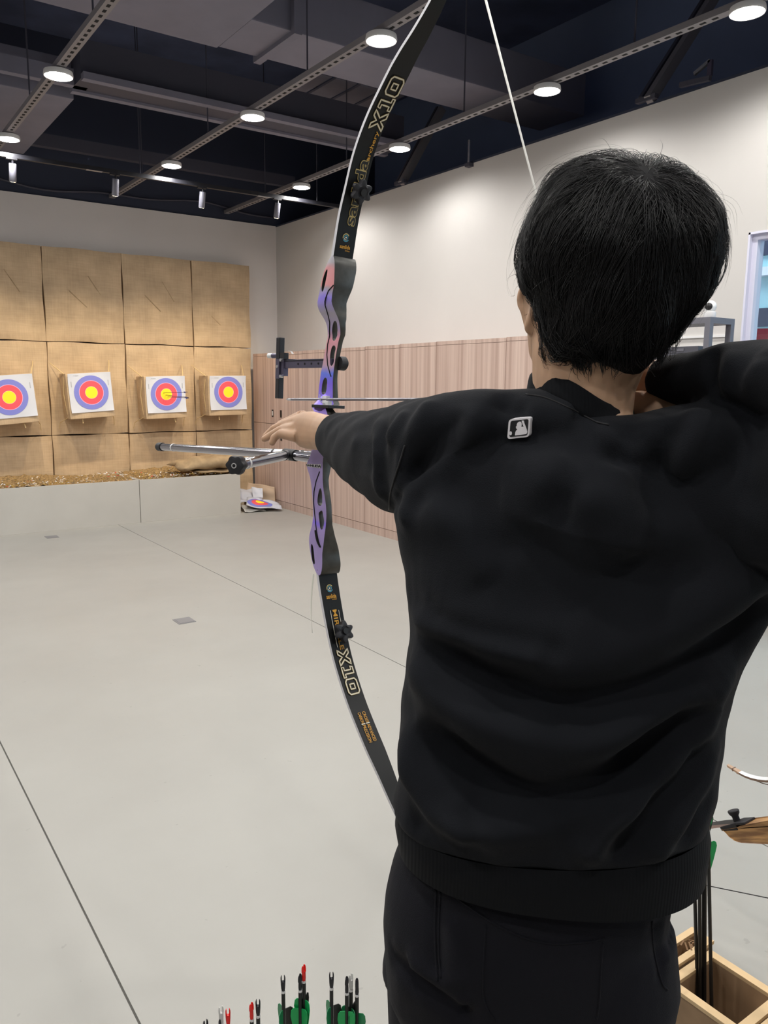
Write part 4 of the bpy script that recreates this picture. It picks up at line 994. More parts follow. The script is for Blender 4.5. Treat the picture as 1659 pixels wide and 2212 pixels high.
def fold(v, f, folds, gain=1.0):
    b = bvh_of(v, f); n = vnormals(v, f); disp = np.zeros(len(v))
    for pl, amp, wd in folds:
        pts = []; 
        for p in catm(pl, 8):
            h = cast(b, *p)
            if h is not None: pts.append(h[0])
        if len(pts) < 2: continue
        pts = np.array(pts); K = len(pts)
        d2 = ((v[:, None, :]-pts[None])**2).sum(2) if len(v)*K < 4e6 else np.concatenate([((c[:, None, :]-pts[None])**2).sum(2) for c in np.array_split(v, 1+len(v)*K//2000000)])
        k = d2.argmin(1); dm = np.sqrt(d2[np.arange(len(v)), k]); t = k/(K-1)
        tap = np.sin(np.pi*np.clip(np.minimum(t, 1-t)*3.2, 0, .5))**1.5
        disp += gain*amp*tap*np.exp(-(dm/wd)**2)
    vd = v-CO; vd /= np.linalg.norm(vd, axis=1)[:, None]; face = np.clip(-(n*vd).sum(1)/.55, 0, 1)**1.3
    return v+n*(disp*face)[:, None]
UP = np.array((0, 0, 1.0))
def ring(y, l, r, b, h=1.02, dl=.04, dr=.04, yr=None, n=40, e=2.3):
    L_ = ath(l, y, h+dl); R_ = ath(r, y if yr is None else yr, h-dr); c = (L_+R_)/2; a = (R_-L_)/2
    bd = np.cross(UP, a); bd /= np.linalg.norm(bd); bd *= b; out = []
    for t in np.linspace(0, 2*math.pi, n, endpoint=False):
        ct, st = math.cos(t), math.sin(t); out.append(c+a*np.sign(ct)*abs(ct)**(2/e)+bd*np.sign(st)*abs(st)**(2/e))
    return out
def limbtube(g, pts, n=20):
    """pts: (px, py, Z, half height px, depth radius m)"""
    P = [at(a, b, Z) for a, b, Z, _, _ in pts]; rings = []
    for i, (a, b, Z, hh, rd) in enumerate(pts):
        d = P[min(i+1, len(P)-1)]-P[max(i-1, 0)]; d /= np.linalg.norm(d)
        u = -CD-d*(-CD@d); u /= np.linalg.norm(u); w = np.cross(d, u); r = hh*Z/FPX
        rings.append([P[i]+u*r*math.cos(t)+w*rd*math.sin(t) for t in np.linspace(0, 2*math.pi, n, endpoint=False)])
    return g.loft(rings)
# --- body -----------------------------------------------------------------
HC = at(1325, 570, .955)
AX = (CR, -CD, CF)
bd = G()
bd.ball(HC, (.085, .113, .092), 28, 18, axes=AX)
bd.ball(at(1288, 690, 1.0), (.080, .085, .078), 24, 16, axes=AX)
bd.tube([at(1216, 690, .99), at(1222, 740, 1.0), at(1244, 792, 1.02)], [.045, .0475, .047], 18)
bd.ball(at(1278, 760, 1.065), (.045, .035, .04), 16, 10, axes=AX)           # chin
bd.ball(at(1285, 655, 1.09), (.014, .028, .024), 12, 10, axes=AX)           # nose
bd.ball(at(1285, 715, 1.082), (.024, .011, .012), 12, 8, axes=AX)           # lips
for sx in (-38, 42): bd.ball(at(1288+sx, 625, 1.045), (.015, .010, .012), 12, 8, axes=AX)
def ear(px, py, Z, sx):
    c = at(px, py, Z); A = (CF*.9+CR*.43*sx, -CD, CR*.9*sx-CF*.43)
    A = [x/np.linalg.norm(x) for x in A]
    pts = [c+A[0]*.014*math.cos(t)*(1.0 if math.sin(t) > 0 else .75)+A[1]*.027*math.sin(t)+A[2]*.004*math.sin(2*t) for t in np.linspace(0, 2*math.pi, 26, endpoint=False)]
    bd.tube(pts+[pts[0]], .0052, 10); bd.ball(c-A[2]*.002, (.015, .025, .0045), 16, 10, axes=A); bd.ball(c-A[1]*.024-A[0]*.002, (.008, .010, .006), 12, 8, axes=A)
ear(1142, 664, .985, -1); ear(1478, 650, 1.0, 1)
nk_r = []
for y, c, hw, Z, dp in ((700, 1290, 140, .985, .075), (760, 1279, 128, .985, .068), (800, 1270, 119, .99, .064), (850, 1259, 109, .995, .062), (900, 1250, 112, 1.0, .066), (960, 1250, 150, 1.0, .075)):
    o = at(c, y, Z); nk_r.append([o+CR*hw*Z/FPX*math.cos(t)+CF*dp*math.sin(t) for t in np.linspace(0, 2*math.pi, 28, endpoint=False)])
bd.loft(nk_r)
bd.ball(at(1390, 900, 1.045), (.05, .035, .05), 16, 10, axes=AX)
# trunk and limbs hidden in the clothes
bd.loft([ring(*a) for a in ((930, 1080, 1500, .07), (1050, 980, 1560, .085), (1200, 950, 1540, .09), (1400, 960, 1500, .09), (1600, 960, 1460, .09), (1800, 930, 1440, .1), (1960, 900, 1390, .1), (2060, 900, 1390, .1))])
LT, RT = ath(966, 2130, 1.09), ath(1285, 2130, .985)
def foot_pt(p, z, dx=0, dy=0): return np.array((p[0]+dx, p[1]+dy, z))
for p in (LT, RT): bd.tube([p+UP*.06, foot_pt(p, .48), foot_pt(p, .10)], [.075, .055, .042], 16)
limbtube(bd, [(1010, 960, 1.07, 60, .045), (940, 975, 1.12, 62, .045), (850, 975, 1.23, 60, .042), (770, 962, 1.38, 52, .036), (715, 938, 1.49, 40, .027), (692, 933, 1.525, 39.5, .024), (672, 930, 1.548, 42, .021), (655, 928, 1.567, 39, .018), (640, 924, 1.582, 30, .014)])
def finger(*p): bd.tube([at(a, b, Z) for a, b, Z, r in p], [r for *_, r in p], 12); bd.ball(at(*p[-1][:3]), p[-1][3]*1.02, 10, 8)
finger((652, 899, 1.585, .0125), (625, 909, 1.625, .0095), (605, 917, 1.66, .0086), (597, 930, 1.672, .0075))
finger((644, 909, 1.578, .012), (614, 917, 1.615, .0098), (592, 926, 1.645, .0088), (574, 942, 1.652, .0072))
finger((640, 924, 1.57, .012), (606, 929, 1.60, .0095), (586, 940, 1.612, .0086), (571, 948, 1.615, .0070))
finger((642, 943, 1.56, .0125), (604, 937, 1.578, .0092), (592, 946, 1.582, .0082), (588, 956, 1.583, .0070))
finger((684, 905, 1.56, .014), (668, 905, 1.60, .011), (650, 908, 1.64, .009))
bd.ball(at(656, 895, 1.572), .0085, 12, 8)
limbtube(bd, [(1640, 985, .98, 60, .04), (1760, 960, .88, 64, .04), (1900, 850, .76, 70, .042), (1760, 822, .83, 60, .038), (1560, 820, .96, 48, .032), (1450, 820, 1.02, 41, .026), (1405, 820, 1.045, 44, .02), (1350, 836, 1.075, 38, .017)])
for k, dy in enumerate((-26, -9, 9, 25)):
    finger((1352, 838+dy*.9, 1.072, .0105), (1318, 845+dy*.8, 1.095, .009), (1290, 862+dy*.6, 1.115, .0085), (1300, 868+dy*.6, 1.13, .0075))
finger((1395, 852, 1.06, .012), (1362, 868, 1.085, .010), (1340, 872, 1.1, .008))
bv, bf = remesh(bd, .0026, 3)
body = from_vf('body', bv, bf, M['skin'], person)
# --- sweatshirt ------------------------------------------------------------
sh = G()
sh.loft([ring(*a) for a in ((900, 1060, 1520, .085), (950, 960, 1600, .105), (1050, 880, 1730, .125), (1105, 850, 1750, .132), (1200, 868, 1725, .138), (1280, 884, 1685, .142), (1370, 889, 1622, .145), (1470, 875, 1578, .147), (1560, 867, 1560, .15), (1640, 868, 1551, .152), (1690, 858, 1544, .153))]
        + [ring(1718, 850, 1534, .153, yr=1732), ring(1738, 862, 1521, .147, yr=1760)])
limbtube(sh, [(1235, 925, 1.0, 74, .085), (1160, 915, 1.01, 72, .085), (1080, 918, 1.03, 78, .088), (1000, 940, 1.06, 100, .09), (940, 975, 1.10, 118, .088)])
limbtube(sh, [(985, 985, 1.06, 140, .085), (920, 995, 1.12, 135, .083), (862, 990, 1.20, 116, .078), (803, 975, 1.31, 88, .067), (766, 961, 1.40, 72, .056), (740, 951, 1.45, 61, .048), (724, 942, 1.485, 50, .041)])
limbtube(sh, [(1290, 965, .985, 72, .085), (1360, 966, .975, 68, .085), (1420, 962, .965, 76, .088), (1500, 962, .95, 93, .092), (1590, 985, .955, 125, .085), (1680, 1040, .93, 195, .095), (1790, 1045, .86, 210, .085), (1890, 960, .78, 170, .075)])
limbtube(sh, [(1418, 822, 1.035, 44, .036), (1450, 822, 1.02, 52, .042), (1520, 817, .985, 60, .05), (1580, 812, .95, 76, .056), (1660, 815, .90, 79, .06), (1790, 822, .82, 96, .064), (1900, 850, .76, 118, .066), (1960, 890, .74, 100, .06)])
sh.ball(at(1568, 1060, .935), .068, 24, 16)
# yoke that closes the neckline up to the collar
ncl = [(1146, 846, 1.03), (1158, 842, .993), (1190, 845, .960), (1226, 860, .943), (1266, 889, .933), (1308, 908, .936), (1346, 917, .956), (1366, 912, 1.0), (1356, 905, 1.05), (1310, 898, 1.085), (1250, 892, 1.095), (1190, 878, 1.085)]
nl = [at(*p) for p in ncl]; nc = sum(nl)/len(nl)
def yk(k, dz): return [nc+(p-nc)*np.array((k, k, .9))-UP*dz for p in nl]
sh.loft([yk(.96, -.003), yk(1.04, -.002), yk(1.12, .012), yk(1.5, .045), yk(2.0, .085), yk(2.2, .14), yk(1.6, .19)])
sv, sf = remesh(sh, .0052, 6)
R_, V_ = 1, -1
F = []
def crop(pts, o, s): return [(o[0]+a/s, o[1]+b/s) for a, b in pts]
o5, s5 = (660, 780), 3.072; o6, s6 = (830, 1300), 2.0
# sleeve and shoulder
F += [(crop(l, o5, s5), a, w) for l, a, w in (
    ([(430, 330), (420, 460), (440, 600), (445, 760)], -.008, .014), ([(500, 330), (470, 480), (480, 640), (490, 800), (505, 930)], .011, .016), ([(570, 370), (520, 560), (510, 720), (520, 850)], -.007, .012),
    ([(690, 330), (610, 430), (560, 560)], .008, .014), ([(860, 220), (780, 380), (700, 600), (640, 840), (620, 1000)], .008, .018),
    
    ([(1320, 200), (1330, 270), (1370, 300), (1480, 290)], -.006, .012), 
    ([(300, 350), (230, 430), (170, 560)], -.005, .012), ([(240, 345), (150, 430), (120, 540)], .004, .012), ([(380, 340), (330, 450), (330, 600)], .005, .014), ([(150, 350), (80, 420), (50, 480)], .003, .010))]
# forearm
F += [([(1545, 752), (1535, 800), (1545, 850)], -.006, .012), ([(1575, 738), (1580, 790), (1560, 860)], .005, .014), ([(1640, 742), (1600, 790), (1585, 850)], -.004, .012), ([(1659, 770), (1610, 830), (1600, 870)], .004, .012)]
# big hanging folds of the back
NF0 = len(F)
o8, s8 = (778, 820), .9866*893/881*1.0
F += [(crop(l, o8, 893/881), a, w) for l, a, w in (
    ([(90, 470), (200, 520), (320, 575), (480, 620), (640, 590), (780, 510), (890, 420), (930, 390)], .020, .052),
    ([(140, 560), (220, 620), (300, 665), (420, 705), (520, 705), (650, 660), (800, 575), (900, 500), (940, 470)], -.034, .027),
    ([(90, 570), (140, 630), (220, 690), (330, 745), (480, 770), (650, 735), (820, 640), (900, 570)], .024, .034),
    ([(120, 680), (200, 750), (300, 810), (450, 845), (620, 790), (760, 690)], .012, .045),
    ([(150, 730), (190, 800), (270, 872), (350, 912), (420, 922), (500, 897), (600, 830), (700, 750), (780, 690)], -.038, .027),
    ([(85, 720), (110, 800), (150, 890), (205, 960), (260, 985), (340, 965), (430, 950), (540, 915), (620, 860)], .028, .028),
    ([(480, 1060), (520, 1000), (580, 930), (680, 835), (800, 690)], .020, .020), ([(440, 1030), (540, 915), (660, 800), (760, 700)], -.012, .020), ([(550, 1060), (640, 930), (760, 780)], -.014, .017), ([(630, 1060), (700, 950), (790, 790)], .014, .018), ([(690, 1050), (760, 930), (800, 840)], -.010, .014),
    ([(95, 400), (120, 500), (220, 560), (350, 592), (420, 600)], .012, .014), ([(150, 500), (240, 540), (360, 572), (460, 590)], -.007, .014),
    ([(100, 960), (180, 1000), (300, 1030)], -.010, .018), ([(210, 900), (235, 960), (250, 1000)], .008, .014),
    ([(280, 70), (200, 170), (120, 250), (90, 330)], .012, .018), ([(230, 70), (160, 160), (100, 230)], -.010, .014), ([(190, 200), (250, 300), (340, 410)], -.010, .022), ([(140, 260), (220, 330), (300, 440)], .010, .030),
    ([(330, 130), (360, 190), (440, 225)], .004, .030), ([(300, 245), (350, 240), (420, 215), (480, 180)], .007, .026), ([(400, 245), (450, 310), (520, 370), (640, 420), (760, 400)], -.011, .028),
    ([(460, 265), (510, 275), (560, 220), (610, 130)], .008, .026), ([(520, 330), (640, 350), (760, 310), (850, 240)], .008, .040), ([(600, 60), (580, 140), (545, 200)], -.009, .016), ([(690, 90), (660, 160), (640, 210)], -.012, .014), ([(740, 60), (720, 130), (690, 220)], .010, .016), ([(300, 40), (330, 70), (370, 80)], -.006, .012))]
sv = fold(sv, sf, [(a, b*(1.15 if i >= NF0 else 1.4), c) for i, (a, b, c) in enumerate(F)])
nn = vnormals(sv, sf)
sv = sv + nn*(0.0018*np.sin(sv[:, 0]*61+sv[:, 2]*37)*np.sin(sv[:, 2]*53+sv[:, 1]*47))[:, None]
shirt = from_vf('sweatshirt', sv, sf, M['cloth'], person); _s = shirt.modifiers.new('relax', 'SMOOTH'); _s.iterations = 6; _s.factor = .5
sb = bvh_of(sv, sf)
def band(loop, ups, h, t, name, m, parent, closed=True):
    n = len(loop); rings = []; c = sum(loop)/n
    for i, p in enumerate(loop):
        d = loop[(i+1) % n]-loop[i-1]; d /= np.linalg.norm(d); u = ups[i]/np.linalg.norm(ups[i]); o = np.cross(d, u); o /= np.linalg.norm(o)
        if o@(p-c) < 0: o = -o
        rings.append([p+u*h*a+o*t*b for a, b in ((.5, .0), (.42, .8), (.2, 1), (-.2, 1), (-.5, .8), (-.5, -.6), (0, -.6), (.42, -.6))])
    rings.append(rings[0]); g = G().loft(rings, False); g.v = [tuple(np.array(p)-PB) for p in g.v]
    return g.build(name, m, parent, smooth=180)
cl = [(1147, 832, 1.03), (1158, 825, .995), (1190, 826, .960), (1226, 843, .943), (1265, 869, .934), (1308, 895, .938), (1345, 905, .957), (1362, 902, 1.0), (1355, 892, 1.05), (1310, 885, 1.085), (1250, 880, 1.095), (1190, 866, 1.085)]
cl = [(x, y+4, z) for x, y, z in cl]
loop = catm([at(*p) for p in cl]+[at(*cl[0])], 5)[:-1]
band(loop, [-CD*.95+CF*.12*0+(at(1258, 860, 1.0)-p)*3.0*0.9+UP*.3 for p in loop], .036, .0052, 'collar', M['rib'], shirt)
# rib hem
h0, h1, h2 = ring(1730, 862, 1524, .150, yr=1752, n=96), ring(1752, 858, 1530, .156, yr=1790, n=96), ring(1800, 866, 1520, .150, yr=1868, n=96)
h3 = [p*.5+q*.5 for p, q in zip(h1, h2)]; cc = sum(h2)/96
h1 = [cc*0+p for p in h1]; h2i = [p+(cc-p)*.03+UP*.004 for p in h2]; h0i = [p+(cc-p)*.05 for p in h0]
g = G().loft([h0, h1, h3, h2, h2i, h0i], False); g.v = [tuple(np.array(p)-PB) for p in g.v]
g.build('rib_hem', M['rib'], shirt, smooth=60)
def seam(pl, b, name, m, parent, r=.0013, lift=.0003):
    pts = []
    for p in catm(pl, 7):
        h = cast(b, *p)
        if h is not None: pts.append(h[0]+h[1]*lift-PB)
    if len(pts) > 1: G().tube(pts, r, 6).build(name, m, parent, smooth=180)
seam(crop([(660, 560), (620, 690), (585, 800), (560, 900), (555, 985)], o5, s5), sb, 'armhole_seam', M['patch_black'], shirt)
seam([(1136, 852), (1180, 860), (1235, 884), (1285, 910), (1315, 918)], sb, 'collar_seam', M['patch_black'], shirt, .001)
# cuff of the left sleeve: a turned rim
def rim(pl, name, parent):
    L_ = [at(*p) for p in pl]; L_ = catm(L_+[L_[0]], 5)[:-1]; g = G().tube(L_+[L_[0]], .0035, 8, caps=False); g.v = [tuple(np.array(p)-PB) for p in g.v]; g.build(name, M['rib'], parent, smooth=180)
# embroidered patch
op, sp_ = (1060, 880), 13.825
def on_shirt(p, lift): 
    h = cast(sb, *p); return h[0]+(-CF*.8+h[1]*.2)*lift-PB
cor = [on_shirt(p, 0) for p in crop([(540, 360), (1190, 290), (1145, 880), (490, 950)], op, sp_)]
cpx = [np.array(p) for p in crop([(540, 360), (1190, 290), (1145, 880), (490, 950)], op, sp_)]
pn_ = np.cross(cor[1]-cor[0], cor[3]-cor[0]); pn_ /= np.linalg.norm(pn_); pn_ = -pn_ if pn_@CF > 0 else pn_
bc = np.mean(cor, 0)
def patch_pt(p, lift):
    d = ray(*p); o = CO-PB; t = ((bc+pn_*(.0065+lift)-o)@pn_)/(d@pn_); return o+d*t
def poly_mesh(g, pts, lift, mi, th=.0012):
    top = [patch_pt(p, lift) for p in pts]; bot = [q-pn_*(th+.009) for q in top]; n = len(pts)
    tri = tessellate_polygon([[Vector(p) for p in top]])
    g.add(top+bot, [tuple(t) for t in tri]+[(i, (i+1) % n, n+(i+1) % n, n+i) for i in range(n)], mi)
def rrect(c, ins, rad=.16, k=5):
    c = [np.array(p, float) for p in c]; m_ = sum(c)/4; c = [p+(m_-p)*ins for p in c]; out = []
    for i in range(4):
        p, a, b = c[i], c[i-1], c[(i+1) % 4]; p0 = p+(a-p)*rad; p1 = p+(b-p)*rad
        for j in range(k+1): t = j/k; out.append(p0*(1-t)**2+2*p*t*(1-t)+p1*t*t)
    return out
pt = G(); poly_mesh(pt, rrect(cpx, .0), 0, 0); patch = pt.build('embroidered_patch', M['patch_white'], shirt, smooth=30)
pt = G(); poly_mesh(pt, rrect(cpx, .17, .12), .0007, 0); pt.build('patch_ground', M['patch_black'], patch)if False else None
pt = G(); poly_mesh(pt, rrect(cpx, .0), 0, 0); poly_mesh(pt, rrect(cpx, .18, .12), .0006, 1)
poly_mesh(pt, crop([(722, 838), (735, 740), (760, 690), (795, 655), (768, 640), (755, 605), (752, 575), (775, 555), (778, 510), (800, 460), (835, 432), (880, 428), (912, 455), (922, 500), (918, 550), (905, 580), (985, 578), (960, 530), (935, 450), (920, 400), (945, 392), (985, 398), (1000, 470), (1030, 545), (1055, 610), (1075, 670), (1088, 720), (1080, 775), (1050, 800), (900, 822)], op, sp_), .0013, 0)
poly_mesh(pt, crop([(592+38*math.cos(t), 775+58*math.sin(t)) for t in np.linspace(0, 2*math.pi, 14, endpoint=False)], op, sp_), .0013, 0)
bpy.data.objects.remove(patch)
patch = pt.build('embroidered_patch', [M['patch_white'], M['patch_black']], shirt, smooth=30)
patch['label'] = 'small white bordered patch with a batter silhouette'
# --- trousers --------------------------------------------------------------
tg = G()
tg.loft([ring(*a, h=1.03) for a in ((1770, 880, 1490, .125), (1850, 850, 1470, .138), (1900, 838, 1455, .145), (1960, 833, 1444, .15), (2040, 838, 1440, .15), (2100, 842, 1443, .145), (2150, 862, 1436, .13), (2200, 900, 1400, .1))])
def leg(p, r0, hpx):
    tg.tube([p+UP*.10, p+UP*.02, foot_pt(p, .62), foot_pt(p, .35), foot_pt(p, .13), foot_pt(p, .075)], [r0*.9, r0, r0*.93, r0*.82, r0*.74, r0*.72], 26)
leg(LT, .102, 0); leg(RT, .112, 0)
tv, tf = remesh(tg, .0055, 6)
o7, s7 = (800, 1800), 2.37
TF = [(crop(l, o7, s7), a, w) for l, a, w in (
    ([(90, 600), (140, 660), (220, 740), (330, 820), (440, 900), (520, 975)], -.016, .016), ([(180, 640), (280, 730), (400, 820), (500, 920)], .010, .018),
    ([(345, 300), (340, 450), (345, 600), (350, 740)], -.005, .012), ([(410, 420), (430, 560), (430, 680), (460, 800)], .006, .016), ([(100, 560), (150, 700), (110, 900)], .004, .02),
    ([(1450, 440), (1470, 600), (1500, 760)], -.005, .010), ([(1490, 440), (1500, 560), (1510, 680)], .004, .010), ([(200, 170), (400, 300), (640, 440), (900, 500)], .004, .016))]
tv = fold(tv, tf, TF)
trs = from_vf('trousers', tv, tf, M['trousers'], person)
tb = bvh_of(tv, tf)
for l, r in (([(338, 290), (332, 450), (335, 600), (345, 755)], .0016), ([(360, 300), (352, 450), (352, 600), (362, 740)], .0013), ([(210, 165), (400, 300), (600, 440), (740, 515), (900, 562), (1060, 560), (1200, 540)], .0013), ([(592, 470), (585, 600), (578, 740), (580, 830), (600, 900), (640, 960)], .0013), ([(1190, 560), (1180, 700), (1172, 850), (1160, 950)], .0012), ([(1440, 450), (1450, 600), (1490, 760), (1520, 800)], .0014)):
    seam(crop(l, o7, s7), tb, 'seam', M['trousers'], trs, r, .0004)
for p in (LT, RT):
    g = G(); f = np.array((p[0], p[1], 0))-PB; a_ = BW*.5+BD*.1; a_ = np.array((.83, .55, 0)); a_ /= np.linalg.norm(a_); s_ = np.cross(UP, a_)
    rr_ = []
    for t, w, h in ((-.10, .030, .06), (-.08, .042, .085), (0, .044, .085), (.06, .046, .065), (.12, .048, .05), (.165, .036, .035), (.18, .018, .025)):
        rr_.append([f+a_*t+s_*w*math.cos(q)+UP*(max(0, h*(.5+.5*math.sin(q)))) for q in np.linspace(0, 2*math.pi, 20, endpoint=False)])
    sho = g.loft(rr_).build('shoe', M['shoe'], person, smooth=60)
    gs = G(); lo2 = []
    for t in np.linspace(0, 2*math.pi, 30, endpoint=False): lo2.append(f+a_*(.04+.145*math.cos(t))+s_*.047*math.sin(t)*(1 if math.cos(t) > -.5 else .9))
    gs.loft([[q for q in lo2], [q+UP*.02 for q in lo2]]).build('sole', M['white_band'], sho)
# --- hair -------------------------------------------------------------------
hpx = [(1300,345),(1240,357),(1190,388),(1155,438),(1131,500),(1123,560),(1128,612),(1148,650),(1163,700),(1168,742),(1190,782),(1225,797),(1265,814),(1308,826),(1345,830),(1385,818),(1412,792),(1438,748),(1478,698),(1515,655),(1540,605),(1551,545),(1543,485),(1515,438),(1476,398),(1430,366),(1370,348)]
hcx, hcy, hZ = 1338, 585, .955
HCen = at(hcx, hcy, hZ)
ha = np.array([math.atan2(-(y-hcy), x-hcx) for x, y in hpx]); hr = np.array([math.hypot(x-hcx, y-hcy)*hZ/FPX for x, y in hpx]); od = np.argsort(ha); ha, hr = ha[od], hr[od]
def Rs(al): return np.interp(al, np.concatenate((ha[-1:]-2*math.pi, ha, ha[:1]+2*math.pi)), np.concatenate((hr[-1:], hr, hr[:1])))
def hpos(s, k=1.0):
    """s: (n,3) unit vectors right/up/toward lens -> world points on the hair envelope scaled by k"""
    al = np.arctan2(s[:, 1], s[:, 0]); sb_ = np.hypot(s[:, 0], s[:, 1]); R = Rs(al); low = np.clip(-s[:, 1], 0, 1)**2
    rb = np.where(s[:, 2] > 0, .114*(1-.25*low), .105)
    k = np.asarray(k)[..., None] if hasattr(k, '__len__') else k
    return HCen + k*((np.cos(al)*R*sb_)[:, None]*CR - (np.sin(al)*R*sb_)[:, None]*CD - (s[:, 2]*rb)[:, None]*CF)
na, nb = 64, 30; ss = []
for j in range(nb+1):
    for i in range(na):
        al = 2*math.pi*i/na; bm_x = math.radians(98+50*max(0, math.sin(al))); b_ = bm_x*j/nb
        ss.append((math.cos(al)*math.sin(b_), math.sin(al)*math.sin(b_), math.cos(b_)))
hv = hpos(np.array(ss), .95); hf = [(j*na+i, j*na+(i+1) % na, (j+1)*na+(i+1) % na, (j+1)*na+i) for j in range(nb) for i in range(na)]+[tuple(nb*na+i for i in range(na))]
hair = from_vf('hair', hv, hf, M['hair_under'], person)
Kc = np.array((.05, .62, .78)); Kc /= np.linalg.norm(Kc)
def hnoise(s):
    return .5*np.sin(s[:, 0]*7.1+1.3*s[:, 1]*4)+.5*np.sin(s[:, 1]*8.3+s[:, 2]*5.7+2.1)+.4*np.sin(s[:, 0]*15-s[:, 2]*11)
def strands(nl, per, steps, base, spread, wid, lift=(0.0, 0.03), seed=1, outk=0.0, topside=False, conv=.085):
    r = np.random.default_rng(seed)
    s0 = r.normal(size=(nl*5, 3)); s0 /= np.linalg.norm(s0, axis=1)[:, None]
    ok = (s0[:, 2] > -.55) & (s0[:, 1] > -.80) & ~((s0[:, 2] < -.1) & (s0[:, 1] < .25))
    if topside: ok &= (s0[:, 1] > .35)
    s0 = s0[ok][:nl]; nl = len(s0)
    ln = r.uniform(.55, 1.0, nl); jit = r.normal(0, .34, (nl, 3)); lf = r.uniform(*lift, nl); hg = r.uniform(.2, 1.0, nl)
    s = np.repeat(s0, per, 0)+r.normal(0, spread, (nl*per, 3)); s /= np.linalg.norm(s, axis=1)[:, None]
    rep = lambda a: np.repeat(a, per, 0)
    lnr = rep(ln)*r.uniform(.8, 1.1, nl*per); jt = rep(jit)+r.normal(0, .06, (nl*per, 3)); lfr = rep(lf)+r.normal(0, .005, nl*per); hgr = rep(hg)*r.uniform(.6, 1.2, nl*per)
    P = []; alive = np.ones(len(s)); hang = np.zeros(len(s))
    for k in range(steps+1):
        t = k/steps
        kk = .945+.02*math.sin(math.pi*min(1, t*1.2))+lfr*math.sin(math.pi*(.12+.80*t))+outk*lfr*t*t*6+.012*hnoise(s)
        P.append(hpos(s, kk)-UP*hang[:, None])
        away = s-Kc*(s@Kc)[:, None]; away /= (np.linalg.norm(away, axis=1)[:, None]+1e-3)
        side = np.where(s[:, :1] < .05, -.28, .22)
        dirv = away*(.8+.6*np.clip(s[:, 1:2], 0, 1))+np.array((0, -1, 0.0))*(.55+.5*np.clip(-s[:, 1:2], -.2, 1))+np.concatenate((side, 0*side, 0*side), 1)+jt*.55
        dirv -= s*(dirv*s).sum(1)[:, None]; dirv /= (np.linalg.norm(dirv, axis=1)[:, None]+1e-4)
        low = (s[:, 1] < -.84) | ((s[:, 2] < .02) & (s[:, 1] < -.15)); alive = np.where(low, alive*.3, alive)
        hang += np.where(low & (s[:, 2] > -.1), .0042*hgr*(.94**k), 0)
        s = s+dirv*(base*lnr*alive)[:, None]/steps
        m_ = s.reshape(nl, per, 3).mean(1); s = s+(rep(m_)-s)*conv
        s /= np.linalg.norm(s, axis=1)[:, None]
    P = np.array(P)                                   # steps+1, n, 3
    n = P.shape[1]; T = np.gradient(P, axis=0); T /= (np.linalg.norm(T, axis=2)[..., None]+1e-9)
    o = P-HCen; o /= np.linalg.norm(o, axis=2)[..., None]; sd = np.cross(T, o); sd /= (np.linalg.norm(sd, axis=2)[..., None]+1e-9); up_ = np.cross(sd, T)
    tw = (wid*np.interp(np.linspace(0, 1, steps+1), [0, .15, .7, 1], [.6, 1, .85, .12]))[:, None, None]
    v = np.stack([P+sd*tw, P+up_*tw*.7, P-sd*tw], 2)   # steps+1, n, 3corner, 3
    v = v.transpose(1, 0, 2, 3).reshape(-1, 3); st = (steps+1)*3
    base_f = np.array([(i*3+j, i*3+(j+1) % 3, (i+1)*3+(j+1) % 3, (i+1)*3+j) for i in range(steps) for j in range(3)])
    f = (base_f[None]+(np.arange(n)*st)[:, None, None]).reshape(-1, 4)
    return v, f
def fast_mesh(name, parts, m, parent):
    V = []; Fq = []; o = 0
    for v, f in parts: V.append(v); Fq.append(f+o); o += len(v)
    V = np.concatenate(V)-PB; Fq = np.concatenate(Fq); me = bpy.data.meshes.new(name)
    me.vertices.add(len(V)); me.vertices.foreach_set('co', V.ravel()); me.loops.add(Fq.size); me.loops.foreach_set('vertex_index', Fq.ravel().astype(np.int32))
    me.polygons.add(len(Fq)); me.polygons.foreach_set('loop_start', np.arange(0, Fq.size, 4, dtype=np.int32)); me.polygons.foreach_set('use_smooth', np.ones(len(Fq), bool))
    me.materials.append(m); me.update(calc_edges=True); me.validate(); o = link(name, me, parent); o['kind'] = 'stuff'; return o
fast_mesh('strands', [strands(330, 36, 10, 1.0, .12, .00042, (-.01, .05), seed=1, conv=.10), strands(200, 18, 10, .85, .07, .0004, (.02, .08), seed=2), strands(130, 2, 9, .8, .3, .00022, (.03, .10), seed=5, outk=.3, topside=True), strands(90, 1, 8, .5, .3, .0002, (.03, .10), seed=8, outk=.35)], M['hair'], hair)
